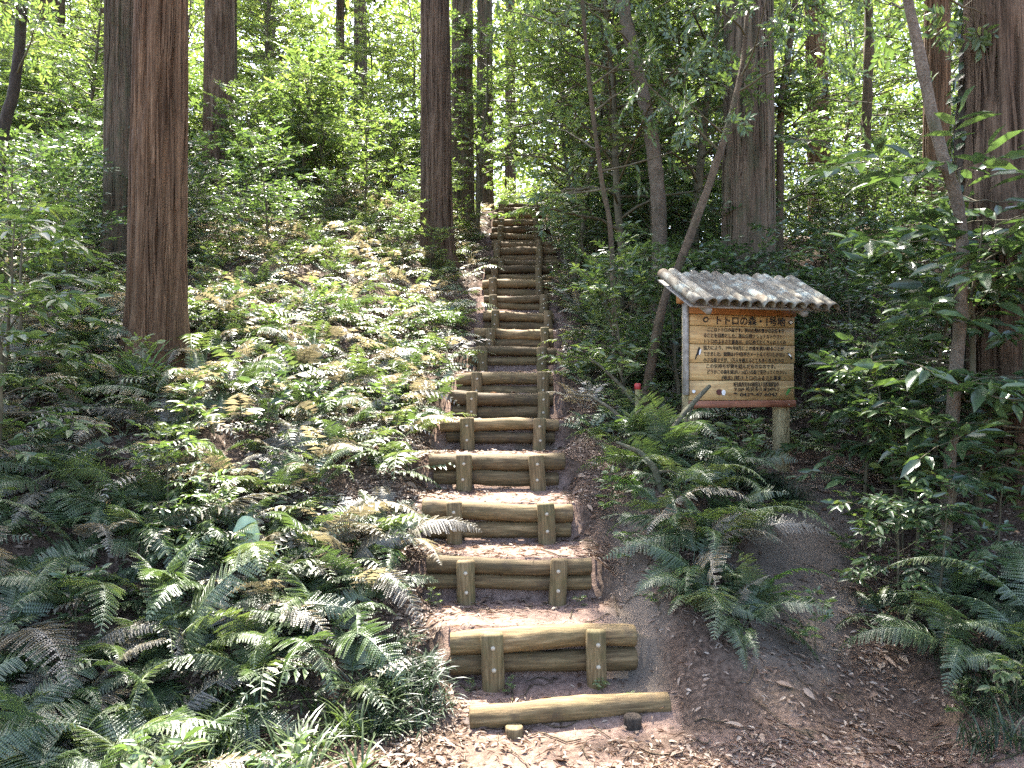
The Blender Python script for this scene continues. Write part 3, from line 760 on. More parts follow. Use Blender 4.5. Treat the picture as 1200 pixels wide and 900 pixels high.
def bent_tree(name, label, path, rad, mat, leaves=None, group=None, lm='leaf_mid', seg=10):
    """a crooked stem through photo points (px, py, distance); the foot goes to the ground"""
    P = np.array([(d * (px - 600) / F_PX, d, CAM[2] + d * (450 - py) / F_PX) for px, py, d in path])
    b = P[0].copy(); b[2] = float(height(b[0], b[1]))
    P[0] = b - [0, 0, .1]
    loc = b
    n = 44; s = np.linspace(0, len(P) - 1, n)
    # smooth interpolation (Catmull-Rom)
    Q = []
    for v in s:
        i = min(int(v), len(P) - 2); u = v - i
        p0, p1, p2, p3 = P[max(i - 1, 0)], P[i], P[i + 1], P[min(i + 2, len(P) - 1)]
        Q.append(.5 * ((2 * p1) + (p2 - p0) * u + (2 * p0 - 5 * p1 + 4 * p2 - p3) * u ** 2 + (3 * p1 - p0 - 3 * p2 + p3) * u ** 3))
    Q = np.array(Q) - loc
    rr = np.interp(np.linspace(0, 1, n), np.linspace(0, 1, len(rad)), rad)
    rr[0] *= 1.3
    m = MB(); tube(m, Q, rr, seg + 4, True, 0, .30, int(abs(loc[0] * 10)))
    t = thing(name, label, 'tree', loc, group=group)
    link('trunk', m.mesh('trunk', M[mat]), t)
    return t, Q
def crown_on(t, Q, seed, frac=(.45, 1), nb=14, spread=1.0, leaf=.07, lm='leaf_mid', nt=6, lpt=7, droop=.2, hi=True):
    """branches and leaves along an existing stem"""
    wood, lf = MB(), MB(); r = np.random.default_rng(seed)
    for i in range(nb):
        f = frac[0] + (frac[1] - frac[0]) * (i + .5) / nb
        p = Q[min(len(Q) - 1, int(f * (len(Q) - 1)))]
        w2, l2 = branchy(seed * 50 + i, spread * r.uniform(.6, 1.1), 4, spread * .5, nt, lpt, leaf, .45, .25, .012, hi=hi, droop=droop, seg=4)
        a = r.uniform(0, 6.28); el = r.uniform(-.2, .7)
        d = Vector((math.cos(a) * math.cos(el), math.sin(a) * math.cos(el), math.sin(el)))
        rot = np.array(d.to_track_quat('Z', 'Y').to_matrix())
        for src, dst in ((w2, wood), (l2, lf)):
            o = dst.n
            for v in src.v: dst.v.append(v @ rot.T + p)
            dst.n += src.n
            dst.t += [x + o for x in src.t]; dst.q += [x + o for x in src.q]; dst.tm += src.tm; dst.qm += src.qm
    link('branches', wood.mesh('branches', M['stem']), t); link('crown', lf.mesh('crown', M[lm]), t)
t, Q = bent_tree('crooked_tree', 'pale crooked slender tree leaning past the massive grey-brown cedar', [(1103, 560, 4.6), (1120, 440, 4.6), (1128, 310, 4.62), (1122, 240, 4.65), (1104, 180, 4.7), (1082, 85, 4.75), (1062, -10, 4.8), (1045, -120, 4.9), (1050, -260, 5.0)], [.042, .036, .034, .033, .036, .034, .031, .026, .012], 'bark_pale')
crown_on(t, Q, 3, (.72, 1), 9, 1.1, .075, 'leaf_mid')
t, Q = bent_tree('leaning_tree', 'thin leaning tree crossing behind the left end of the bamboo roof', [(748, 440, 6.3), (775, 365, 6.35), (800, 300, 6.4), (835, 205, 6.5), (858, 130, 6.6), (872, 60, 6.7), (880, -60, 6.8)], [.042, .038, .036, .032, .027, .022, .01], 'bark_mid')
crown_on(t, Q, 4, (.55, 1), 9, 1.0, .07, 'leaf_mid')
t, Q = bent_tree('wavy_tree', 'wavy brown tree growing between the stairs and the mossy cedar', [(772, 330, 8.2), (772, 260, 8.2), (765, 170, 8.2), (746, 80, 8.2), (730, 0, 8.3), (722, -120, 8.4), (730, -260, 8.5)], [.085, .08, .075, .07, .065, .05, .02], 'bark_pale')
crown_on(t, Q, 5, (.4, 1), 13, 1.5, .075, 'leaf_mid')
t, Q = bent_tree('thin_sapling', 'thin bare-stemmed sapling right beside the upper stairs', [(722, 330, 7.4), (716, 280, 7.4), (705, 210, 7.4), (690, 90, 7.4), (680, -30, 7.4), (672, -120, 7.4)], [.028, .026, .022, .02, .015, .006], 'bark_mid')
crown_on(t, Q, 6, (.35, 1), 12, 1.2, .075, 'leaf_mid')
t, Q = bent_tree('dark_slender_tree', 'dark curved slender tree leaning over the glossy shrub, away from the cedars', [(2, 330, 8.8), (-3, 230, 8.8), (5, 150, 8.8), (18, 95, 8.8), (26, 10, 8.8), (30, -120, 8.8), (40, -240, 8.8)], [.075, .07, .065, .06, .055, .045, .02], 'bark_dark')
crown_on(t, Q, 7, (.5, 1), 9, 1.3, .08, 'leaf_light')
t, Q = bent_tree('slender_tree', 'slender straight tree in the bright clearing behind the notice board', [(1008, 300, 11), (1012, 220, 11), (1016, 120, 11), (1018, 20, 11), (1012, -120, 11)], [.085, .075, .07, .06, .03], 'bark_mid')
crown_on(t, Q, 8, (.45, 1), 12, 1.6, .085, 'leaf_mid')
t, Q = bent_tree('slender_tree', 'slender mossy tree just right of the stout mossy cedar', [(912, 310, 9.2), (914, 220, 9.2), (916, 120, 9.2), (930, 20, 9.3), (940, -100, 9.4)], [.05, .045, .04, .035, .015], 'bark_mid')
crown_on(t, Q, 9, (.4, 1), 12, 1.5, .08, 'leaf_mid')
t, Q = bent_tree('ivy_clad_tree', 'dark thin trunk clad in ivy leaves against the massive cedar', [(1128, 480, 5.5), (1130, 300, 5.5), (1132, 150, 5.5), (1142, 0, 5.6), (1150, -200, 5.7)], [.085, .08, .075, .07, .04], 'bark_dark')
lf = MB(); r = np.random.default_rng(44); B, D, NN, L = [], [], [], []
for k in range(260):
    f = r.uniform(.15, .95); p = Q[int(f * 43)]; a = r.uniform(0, 6.28); o = np.array([math.cos(a), math.sin(a), 0])
    B.append(p + o * .085); D.append(o * .6 + np.array([r.normal(0, .4), r.normal(0, .4), -.7])); NN.append(o + r.normal(0, .25, 3) + [0, 0, .4]); L.append(r.uniform(.06, .11))
L = np.array(L); add_leaves(lf, B, D, NN, L, L * .8); link('ivy_leaves', lf.mesh('ivy_leaves', M['leaf_dark']), t)

# ------------------------------------------------------------------ understory trees and shrubs
def proto(seed, mats, **kw):
    w, l = branchy(seed, **kw)
    wm = w.mesh('stem', M['stem']); out = {}
    base = l.mesh('foliage', M[mats[0]]); out[mats[0]] = base
    for m_ in mats[1:]:
        c = base.copy(); c.materials.clear(); c.materials.append(M[m_]); out[m_] = c
    return wm, out
ALL3 = ['leaf_dark', 'leaf_mid', 'leaf_light']
SHRUB = [proto(60 + i, ALL3, H=1.3, nb=20, spread=.75, nt=7, lpt=8, leaf=.085 - .008 * i, lw=.42 + .03 * i, clear=.1, r0=.018, elev=(5, 65), droop=.2) for i in range(4)]
BIGLEAF = [proto(80 + i, ['leaf_dark', 'leaf_mid'], H=1.3, nb=13, spread=.7, nt=5, lpt=6, leaf=.125, lw=.42, clear=.2, r0=.016, elev=(10, 60), droop=.25, lay=.8) for i in range(2)]
UTREE = [proto(90 + i, ALL3, H=5.2, nb=44, spread=1.75, nt=9, lpt=11, leaf=.112, lw=.45, clear=.22, r0=.06, elev=(0, 45), droop=.22, hi=False, twig=.5) for i in range(3)]
SEEDL = [proto(100 + i, ALL3, H=.38, nb=6, spread=.2, nt=3, lpt=5, leaf=.07, lw=.45, clear=.25, r0=.006, elev=(15, 60), droop=.15, lay=.8) for i in range(3)]
COLW = {'leaf_dark': 'dark green', 'leaf_mid': 'mid-green', 'leaf_light': 'light green', 'fern': 'green', 'fern_old': 'browned', 'fern_pale': 'lime-green'}
def sized(sc, lo, hi): return 'small ' if sc < lo else ('tall ' if sc > hi else '')
def plant(protos, mat, name, label, cat, x, y, sc, group=None, rz=None, dz=0):
    wm, fo = protos[rnd.randrange(len(protos))]
    t = thing(name, label.replace('@', sized(sc, .75, 1.05) + COLW[mat]), cat, (x, y, float(height(x, y)) - .03 + dz), (rnd.uniform(-.06, .06), rnd.uniform(-.06, .06), rnd.uniform(0, 6.28) if rz is None else rz), sc, group)
    link('stem', wm, t); link('foliage', fo[mat], t)
    return t
# right-hand hillside
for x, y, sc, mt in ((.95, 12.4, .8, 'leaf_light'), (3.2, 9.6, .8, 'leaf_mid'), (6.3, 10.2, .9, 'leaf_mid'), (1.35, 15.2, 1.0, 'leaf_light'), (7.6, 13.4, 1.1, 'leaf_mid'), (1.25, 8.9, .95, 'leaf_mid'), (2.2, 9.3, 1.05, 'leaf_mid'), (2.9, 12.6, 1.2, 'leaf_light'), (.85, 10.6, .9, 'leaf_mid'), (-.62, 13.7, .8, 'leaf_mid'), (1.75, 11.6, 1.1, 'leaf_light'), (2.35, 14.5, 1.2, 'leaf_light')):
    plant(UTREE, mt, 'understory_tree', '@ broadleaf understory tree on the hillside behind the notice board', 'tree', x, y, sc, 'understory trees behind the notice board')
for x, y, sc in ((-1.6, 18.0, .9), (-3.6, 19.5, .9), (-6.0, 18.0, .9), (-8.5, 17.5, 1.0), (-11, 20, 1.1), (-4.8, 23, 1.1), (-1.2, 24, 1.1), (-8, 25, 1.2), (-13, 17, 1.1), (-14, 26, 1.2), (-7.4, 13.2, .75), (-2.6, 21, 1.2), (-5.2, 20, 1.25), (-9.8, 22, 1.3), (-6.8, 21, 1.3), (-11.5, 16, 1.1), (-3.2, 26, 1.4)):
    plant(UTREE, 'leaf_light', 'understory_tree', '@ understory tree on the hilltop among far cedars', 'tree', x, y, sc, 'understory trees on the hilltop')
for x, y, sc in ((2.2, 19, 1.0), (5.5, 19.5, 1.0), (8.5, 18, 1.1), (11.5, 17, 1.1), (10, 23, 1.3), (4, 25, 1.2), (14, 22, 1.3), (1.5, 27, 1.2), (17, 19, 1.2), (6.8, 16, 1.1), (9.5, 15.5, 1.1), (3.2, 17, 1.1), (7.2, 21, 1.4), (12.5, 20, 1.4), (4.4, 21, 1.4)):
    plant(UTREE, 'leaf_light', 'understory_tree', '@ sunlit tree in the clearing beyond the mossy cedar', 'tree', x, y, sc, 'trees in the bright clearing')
# shrubs: (n, x range, y range, material, scale, label, group)
def scatter(n, xr, yr, fn, mind, keep=None, seed=0):
    r = np.random.default_rng(seed); got = []
    for _ in range(n * 30):
        if len(got) >= n: break
        x, y = r.uniform(*xr), r.uniform(*yr)
        if abs(x) > y * .70 + .8: continue
        if keep and not keep(x, y): continue
        if any((x - a) ** 2 + (y - b) ** 2 < mind ** 2 for a, b in got): continue
        got.append((x, y)); fn(x, y, r)
    return got
stairs_gap = lambda x, y: abs(x - np.interp(y, SD, SXC)) > .85
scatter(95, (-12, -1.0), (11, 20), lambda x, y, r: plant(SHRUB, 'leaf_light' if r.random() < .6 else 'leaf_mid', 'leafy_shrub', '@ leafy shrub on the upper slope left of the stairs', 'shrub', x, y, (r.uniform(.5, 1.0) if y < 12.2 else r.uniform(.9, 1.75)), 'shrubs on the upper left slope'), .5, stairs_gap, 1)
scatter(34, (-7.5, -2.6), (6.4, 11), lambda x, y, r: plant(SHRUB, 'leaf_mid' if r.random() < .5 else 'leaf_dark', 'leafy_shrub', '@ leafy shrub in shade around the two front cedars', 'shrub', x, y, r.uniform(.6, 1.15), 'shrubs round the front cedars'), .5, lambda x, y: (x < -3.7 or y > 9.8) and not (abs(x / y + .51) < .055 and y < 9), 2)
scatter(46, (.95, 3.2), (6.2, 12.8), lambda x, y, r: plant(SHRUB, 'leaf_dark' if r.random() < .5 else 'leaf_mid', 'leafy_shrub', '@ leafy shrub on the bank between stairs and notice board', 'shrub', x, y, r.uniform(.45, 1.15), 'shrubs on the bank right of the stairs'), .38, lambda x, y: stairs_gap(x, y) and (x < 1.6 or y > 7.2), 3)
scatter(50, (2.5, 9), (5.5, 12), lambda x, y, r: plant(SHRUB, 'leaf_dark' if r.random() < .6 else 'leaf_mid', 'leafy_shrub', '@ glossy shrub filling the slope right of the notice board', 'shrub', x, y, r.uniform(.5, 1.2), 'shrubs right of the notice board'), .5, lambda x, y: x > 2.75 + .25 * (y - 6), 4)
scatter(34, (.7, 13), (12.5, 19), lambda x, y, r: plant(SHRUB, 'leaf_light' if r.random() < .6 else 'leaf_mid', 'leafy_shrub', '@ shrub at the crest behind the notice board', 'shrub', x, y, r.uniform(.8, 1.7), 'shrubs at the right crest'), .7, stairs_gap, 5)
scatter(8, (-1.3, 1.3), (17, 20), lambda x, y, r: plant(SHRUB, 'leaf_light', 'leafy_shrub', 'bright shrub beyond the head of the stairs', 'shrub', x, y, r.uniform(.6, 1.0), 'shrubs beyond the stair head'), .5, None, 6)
# big glossy leaved shrubs near the edges of the path
for x, y, sc in ((2.5, 4.95, .9), (3.15, 4.5, 1.05), (3.0, 4.95, 1.7), (2.45, 5.3, .9), (2.9, 5.3, 1.25), (2.75, 4.85, 1.5), (2.45, 4.62, .8), (3.25, 4.75, 1.6), (2.22, 4.4, .55), (2.38, 4.28, .6)):
    plant(BIGLEAF, 'leaf_dark', 'glossy_shrub', '@ large-leaved glossy shrub around the pale crooked tree', 'shrub', x, y, sc, 'glossy shrubs round the crooked tree')
for x, y, sc in ((-3.05, 4.55, .95), (-3.3, 4.9, 1.1), (-3.6, 5.6, 1.0)):
    plant(BIGLEAF, 'leaf_mid', 'glossy_shrub', '@ large-leaved glossy shrub in front of the dark slender tree', 'shrub', x, y, sc, 'glossy shrubs on the left bank')

# ------------------------------------------------------------------ ferns
def frond(seed, L=.7, a0=62, a1=-35, n=22, wid=.42, sub=9, hi=True, mat='fern', mb=None, stipe=.2, az=0.0, origin=(0, 0, 0), mi=0):
    """one arching bipinnate frond growing from the origin along +X (or azimuth az)"""
    r = np.random.default_rng(seed); own = mb is None
    if own: mb = MB()
    m = 24 if hi else 9; t = np.linspace(0, 1, m)
    ang = np.radians(a0 + (a1 - a0) * t ** 1.15)
    ds = L / (m - 1)
    x = np.concatenate([[0], np.cumsum(np.cos(ang[:-1]) * ds)]); z = np.concatenate([[0], np.cumsum(np.sin(ang[:-1]) * ds)])
    ysw = .05 * L * np.sin(t * 2.5 + r.uniform(0, 6)) * t + r.normal(0, .04) * L * t ** 2
    pts = np.stack([x, ysw, z], -1)
    tan = unit(np.gradient(pts, axis=0))
    lat = unit(np.cross(np.array([0, 0, 1.0])[None] - 0 * tan, tan)); roll = r.normal(0, .15) + (r.normal(0, .45) * t ** 1.5)[:, None]
    nor = np.cross(tan, lat)
    lat, nor = lat * np.cos(roll) + nor * np.sin(roll), nor * np.cos(roll) - lat * np.sin(roll)
    gap = (r.uniform(.2, .9), r.choice([-1, 1])) if r.random() < .5 else (9, 1)
    ca, sa = math.cos(az), math.sin(az); RZ = np.array([[ca, -sa, 0], [sa, ca, 0], [0, 0, 1]])
    org = np.asarray(origin, float)
    k0 = len(mb.v)
    tube(mb, pts, .0036 * (L / .7) * (1 - .8 * t), 4, False)
    tt = stipe + (1 - stipe) * (np.arange(n) + .4) / n
    B, D, NN, LL, WW = [], [], [], [], []
    for i, u in enumerate(tt):
        s_ = (u - stipe) / (1 - stipe)
        pl = L * wid * .5 * (min(1, .62 + s_ * 1.9) * (1 - s_) ** .75 * 1.1 + .03)
        p = np.array([np.interp(u, t, pts[:, k]) for k in range(3)])
        j = int(u * (m - 1)); T_, La, No = tan[j], lat[j], nor[j]
        for sd_ in (1, -1):
            if r.random() < .05 or (abs(s_ - gap[0]) < .07 and sd_ == gap[1]): continue
            d = unit(La * sd_ + T_ * (.28 + .35 * s_) - No * r.uniform(.0, .4)); nn = No + La * sd_ * .15 + r.normal(0, .07, 3)
            ln = pl * r.uniform(.88, 1.08)
            if hi and ln > .03:
                q = np.cross(nn, d); q = unit(q)
                dn = unit(np.cross(d, q))
                ns = max(4, int(sub * ln / (L * wid * .5) + 3))
                f = (np.arange(ns) + .5) / ns
                pw = ln * .135 * (1 - f) ** .6 + .002
                for qs in (1, -1):
                    pb = p + d * (f * ln)[:, None] + dn * (-.10 * ln * f ** 2)[:, None]
                    B += list(pb); D += list(q[None] * qs + d[None] * .55 + 0 * pb); NN += list(np.repeat(dn[None], ns, 0)); LL += list(pw); WW += list(np.full(ns, ln / ns * .98))
                B.append(p); D.append(d); NN.append(dn); LL.append(ln); WW.append(ln * .045)
            else:
                B.append(p); D.append(d); NN.append(nn); LL.append(ln); WW.append(min(ln * .38, L * .8 / n * .95 + ln * .08))
    add_leaves(mb, B, D, NN, np.array(LL), np.array(WW), False, mi)
    for i in range(k0, len(mb.v)): mb.v[i] = mb.v[i] @ RZ.T + org
    return mb.mesh('frond', M[mat]) if own else None

FR = {}
spec = [(74, -75, .62, .40), (30, -55, .55, .46), (55, 5, .5, .44), (80, -10, .66, .38), (62, -30, .7, .42), (50, -45, .75, .38), (70, -20, .62, .46), (38, -40, .7, .42), (58, -60, .8, .40), (45, -15, .6, .45), (28, -25, .68, .44), (66, -50, .72, .36)]
for i, (a0, a1, L, w) in enumerate(spec):
    base = frond(200 + i, L, a0, a1, 28, w, 11)
    FR[(i, 'fern')] = base
    for mt in ('fern_pale', 'fern_old'):
        c = base.copy(); c.materials.clear(); c.materials.append(M[mt]); FR[(i, mt)] = c
def fern(x, y, label, group, sc=1.0, nf=8, mat='fern', z=None, old=.12, az0=None, arc=6.28):
    size = 'small ' if sc < .68 else ('large ' if sc > .82 else '')
    label = label.replace('@', size)
    t = thing('fern', label, 'fern', (x, y, (float(height(x, y)) if z is None else z) - .01), (0, 0, 0), 1, group)
    a = rnd.uniform(0, 6.28) if az0 is None else az0
    for k in range(nf):
        v = rnd.randrange(12); mt = 'fern_old' if rnd.random() < old else mat
        s = sc * rnd.uniform(.6, 1.25)
        link('frond', FR[(v, mt)], t, (0, 0, 0), (rnd.uniform(-.3, .3), rnd.uniform(-.3, .38), a + (k + rnd.uniform(-.3, .3)) * arc / nf), (s, s * rnd.uniform(.85, 1.15), s))
    return t
# whole low ferns for the farther slope
LOWF = []
for i in range(4):
    m = MB()
    for k in range(9):
        a0, a1, L, w = spec[(i + k) % 8]
        frond(300 + i * 20 + k, L, a0 * .9, a1, 15, w, 0, False, mb=m, az=k * .7 + rnd.uniform(-.2, .2))
    base = m.mesh('fern', M['fern']); d = {'fern': base}
    for mt in ('fern_old', 'fern_pale'):
        c = base.copy(); c.materials.clear(); c.materials.append(M[mt]); d[mt] = c
    LOWF.append(d)
def lowfern(x, y, label, group, sc, mat):
    o = link('fern', LOWF[rnd.randrange(4)][mat], None, (x, y, float(height(x, y)) - .02), (rnd.uniform(-.1, .1), rnd.uniform(-.1, .1), rnd.uniform(0, 6.28)), sc)
    tag(o, label.replace('@', ('small ' if sc < .62 else ('large ' if sc > .8 else '')) + COLW[mat]), 'fern', group)

trunk_free = lambda x, y: (x + 2.83) ** 2 + (y - 6.1) ** 2 > .12 and (x + 4.6) ** 2 + (y - 9) ** 2 > .1
def left_ok(x, y):
    return x < np.interp(y, [1.5, 2.4, 3.2, 3.8, 5, 8, 16], [-.95, -.80, -.72, -.78, -.72, -.66, -.6]) and trunk_free(x, y)
G1 = 'ferns on the lower left bank'
scatter(84, (-3.6, -.7), (1.7, 4.6), lambda x, y, r: fern(x, y, '@green fern on the bank below the thick red-brown cedar', G1, r.uniform(.7, 1.12), rnd.randint(7, 10), 'fern', None, .14), .21, lambda x, y: left_ok(x, y) and not (x > -1.4 and y < 3.55), 21)
G2 = 'ferns on the sunlit slope beside the stairs'
scatter(92, (-4.9, -.6), (4.4, 7.4), lambda x, y, r: fern(x, y, '@sun-bleached fern on the open slope beside the log stairs', G2, r.uniform(.62, 1.0), rnd.randint(7, 10), 'fern', None, .45), .27, left_ok, 22)
G3 = 'ferns high on the slope'
scatter(60, (-7.5, -.6), (7.2, 14), lambda x, y, r: lowfern(x, y, '@ fern on the slope below the leafy shrubs, left of the stairs', G3, r.uniform(.6, .95), 'fern' if r.random() < .68 else 'fern_old'), .36, left_ok, 23)
# mound between the stairs and the notice board
G4 = 'ferns on the mound in front of the notice board'
for x, y, sc, nf, mt in ((1.02, 4.35, .62, 7, 'fern'), (1.22, 4.55, .8, 8, 'fern'), (1.38, 4.85, .85, 8, 'fern'), (1.12, 4.95, .8, 8, 'fern'), (1.42, 5.2, .8, 8, 'fern'), (.92, 4.75, .62, 6, 'fern'),
                         (1.15, 5.35, .9, 8, 'fern'), (1.0, 5.6, .9, 8, 'fern'), (1.32, 5.55, .75, 7, 'fern'), (.85, 5.25, .6, 6, 'fern'), (1.28, 4.25, .5, 6, 'fern'), (.98, 4.1, .6, 8, 'fern'), (1.2, 4.02, .62, 8, 'fern'), (1.32, 4.18, .66, 8, 'fern'), (1.08, 4.25, .7, 8, 'fern'), (1.15, 4.12, .6, 8, 'fern'), (1.1, 4.45, .7, 8, 'fern'), (1.32, 4.62, .75, 8, 'fern'), (1.0, 4.55, .7, 8, 'fern'), (1.28, 5.0, .8, 8, 'fern'), (1.02, 5.15, .7, 8, 'fern'), (1.5, 4.9, .6, 7, 'fern'), (.8, 5.9, .8, 7, 'fern'), (1.6, 5.45, .6, 6, 'fern'), (1.7, 5.65, .55, 6, 'fern')):
    fern(x, y, '@green fern on the mound in front of the notice board', G4, sc * 1.15, nf, mt, None, .06)
fern(1.36, 4.28, 'small bright lime-green fern frond at the edge of the mound', None, .62, 2, 'fern_pale', None, 0, -.7, .8)
fern(.86, 5.02, 'low lime-green fern on the mound beside the broken dead branch', None, .5, 4, 'fern_pale', None, 0, 2.4, 2.6)
G5 = 'ferns on the bank right of the side trail'
for x, y, sc, nf in ((2.25, 3.85, .85, 9), (2.6, 3.75, .95, 10), (2.4, 3.6, .8, 8), (2.95, 3.6, .85, 9), (2.45, 4.25, .7, 7), (2.85, 4.0, .8, 8), (3.1, 3.8, .75, 8), (2.8, 3.45, .6, 7), (2.1, 4.35, .55, 6)):
    fern(x, y, '@lush blue-green fern on the bank right of the side trail', G5, sc * 1.12, nf + 1, 'fern', None, .02)
G6 = 'ferns behind the notice board'
scatter(26, (2.3, 5), (5.6, 7.6), lambda x, y, r: fern(x, y, '@dark fern in the shade beside the notice board post', G6, r.uniform(.55, .8), 6, 'fern', None, .08), .4, lambda x, y: x > 2.35 + .3 * (y - 5.6), 24)
G7 = 'ferns along the right edge of the stairs'
scatter(30, (.62, 1.7), (5.6, 11), lambda x, y, r: lowfern(x, y, '@ fern along the right edge of the log stairs', G7, r.uniform(.45, .75), 'fern' if r.random() < .75 else 'fern_old'), .36, lambda x, y: abs(x - np.interp(y, SD, SXC)) > .62, 25)

# ------------------------------------------------------------------ seedlings, grass, palm
G8 = 'seedlings among the ferns'
scatter(52, (-4.5, -.62), (2.0, 9.5), lambda x, y, r: plant(SEEDL, ('leaf_mid', 'leaf_dark', 'leaf_light')[int(r.integers(0, 3))], 'leafy_seedling', '@ broadleaf seedling poking up among the ferns left of the stairs', 'seedling', x, y, r.uniform(.5, .95 if y < 4.5 else 1.3), G8), .28, left_ok, 31)
scatter(20, (.62, 1.7), (4.0, 8), lambda x, y, r: plant(SEEDL, 'leaf_mid', 'leafy_seedling', '@ seedling on the bank right of the stairs', 'seedling', x, y, r.uniform(.4, 1.2), 'seedlings right of the stairs'), .25, lambda x, y: abs(x - np.interp(y, SD, SXC)) > .62, 32)
for x, y, sc in ((2.18, 3.32, .75), (2.32, 3.42, .6), (2.05, 3.5, .5), (2.45, 3.3, .7)):
    plant(SEEDL, 'leaf_light', 'leafy_seedling', 'bright seedling at the foot of the lush ferns beside the trail', 'seedling', x, y, sc, 'seedlings by the side trail')
for x, y, sc in ((-.02, 3.8, .25), (.45, 3.83, .25), (.60, 3.68, .28), (-.2, 3.82, .2), (-.42, 4.32, .3), (.38, 4.33, .25)):
    plant(SEEDL, 'leaf_light', 'leafy_seedling', 'tiny green seedling sprouting against the lowest log steps', 'seedling', x, y, sc, 'tiny seedlings at the log steps')
for x, y, sc in ((2.5, 4.9, 1.3), (2.2, 4.75, 1.1), (2.7, 5.3, 1.4), (2.9, 4.6, 1.4)):
    plant(SEEDL, 'leaf_light', 'leafy_seedling', 'pale small-leaved seedling under the glossy shrub by the trail', 'seedling', x, y, sc, 'pale seedlings under the glossy shrub')
for x, y, sc in ((-1.05, 2.35, 1.0), (-1.25, 2.3, 1.1), (-.95, 2.55, .9), (-1.15, 2.6, 1.0), (-.8, 2.75, .8)):
    plant(SEEDL, 'leaf_mid', 'leafy_seedling', 'mid-green leafy seedling beside the grass tufts at the path edge', 'seedling', x, y, sc, 'seedlings beside the grass tufts')
for x, y, sc in ((-1.98, 4.4, .5), (-1.72, 4.3, .42)):
    plant(BIGLEAF, 'leaf_mid', 'leafy_sapling', 'slim large-leaved sapling among ferns below the thick cedar', 'sapling', x, y, sc, 'saplings below the thick cedar')
def blades(seed, n, L, w, spread, droop=.8):
    r = np.random.default_rng(seed); m = MB(); k = 6; t = np.linspace(0, 1, k)
    for i in range(n):
        a = r.uniform(0, 6.28); el = r.uniform(.7, 1.45); ln = L * r.uniform(.5, 1.1)
        b = np.array([r.normal(0, spread), r.normal(0, spread), 0]); d = np.array([math.cos(a), math.sin(a), 0])
        an = el - droop * 1.6 * t
        x = np.concatenate([[0], np.cumsum(np.cos(an[:-1]))]) * ln / (k - 1); z = np.concatenate([[0], np.cumsum(np.sin(an[:-1]))]) * ln / (k - 1)
        c = b + d * x[:, None] + np.array([0, 0, 1]) * z[:, None]; sd_ = np.array([-d[1], d[0], 0])
        ww = (w * np.sin(np.pi * (.12 + .88 * t)) * r.uniform(.7, 1.2))[:, None]
        V = np.concatenate([c - sd_ * ww, c + sd_ * ww + [0, 0, .001]])
        m.add(V, None, [(j, j + 1, k + j + 1, k + j) for j in range(k - 1)])
    return m
GR = [blades(400 + i, 40, .34, .006, .035).mesh('grass_clump', M['grass']) for i in range(3)]
GM = [blades(420 + i, 90, .22, .0028, .05, .9).mesh('mondo_grass', M['mondo']) for i in range(2)]
GB = [blades(430 + i, 18, .26, .007, .03, .7).mesh('bamboo_grass', M['grass']) for i in range(2)]
def clump(meshes, name, label, cat, group, x, y, sc):
    o = link(name, meshes[rnd.randrange(len(meshes))], None, (x, y, float(height(x, y)) - .01), (0, 0, rnd.uniform(0, 6.28)), sc)
    tag(o, label, cat, group)
scatter(48, (-1.45, -.42), (2.15, 3.65), lambda x, y, r: clump(GR if r.random() < .5 else GB, 'grass_clump', 'tuft of green grass beside the foot of the stairs', 'grass', 'grass tufts at the stair foot', x, y, r.uniform(.6, 1.0)), .095, lambda x, y: x < -.42 - .35 * (3.6 - y) * .6, 41)
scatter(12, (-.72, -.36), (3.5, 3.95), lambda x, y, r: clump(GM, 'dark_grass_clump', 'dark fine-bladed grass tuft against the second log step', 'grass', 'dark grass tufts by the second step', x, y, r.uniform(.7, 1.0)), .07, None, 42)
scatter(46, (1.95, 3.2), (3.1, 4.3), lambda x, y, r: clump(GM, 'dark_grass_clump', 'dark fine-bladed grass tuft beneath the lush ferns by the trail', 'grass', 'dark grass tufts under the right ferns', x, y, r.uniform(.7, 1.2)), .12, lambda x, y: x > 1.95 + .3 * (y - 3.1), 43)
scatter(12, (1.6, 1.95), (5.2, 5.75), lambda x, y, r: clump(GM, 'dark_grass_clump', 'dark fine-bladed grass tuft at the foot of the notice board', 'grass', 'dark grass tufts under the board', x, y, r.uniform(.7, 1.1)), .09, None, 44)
x, y, z = px_ground(172, 425)
m = blades(450, 26, .48, .013, .02, .55)
tag(link('palm_seedling', m.mesh('palm_seedling', M['fern_pale']), None, (-2.72, 5.62, float(height(-2.72, 5.62))), (0, 0, 1)), 'bright green palm seedling with long blades at the thick cedar', 'palm')

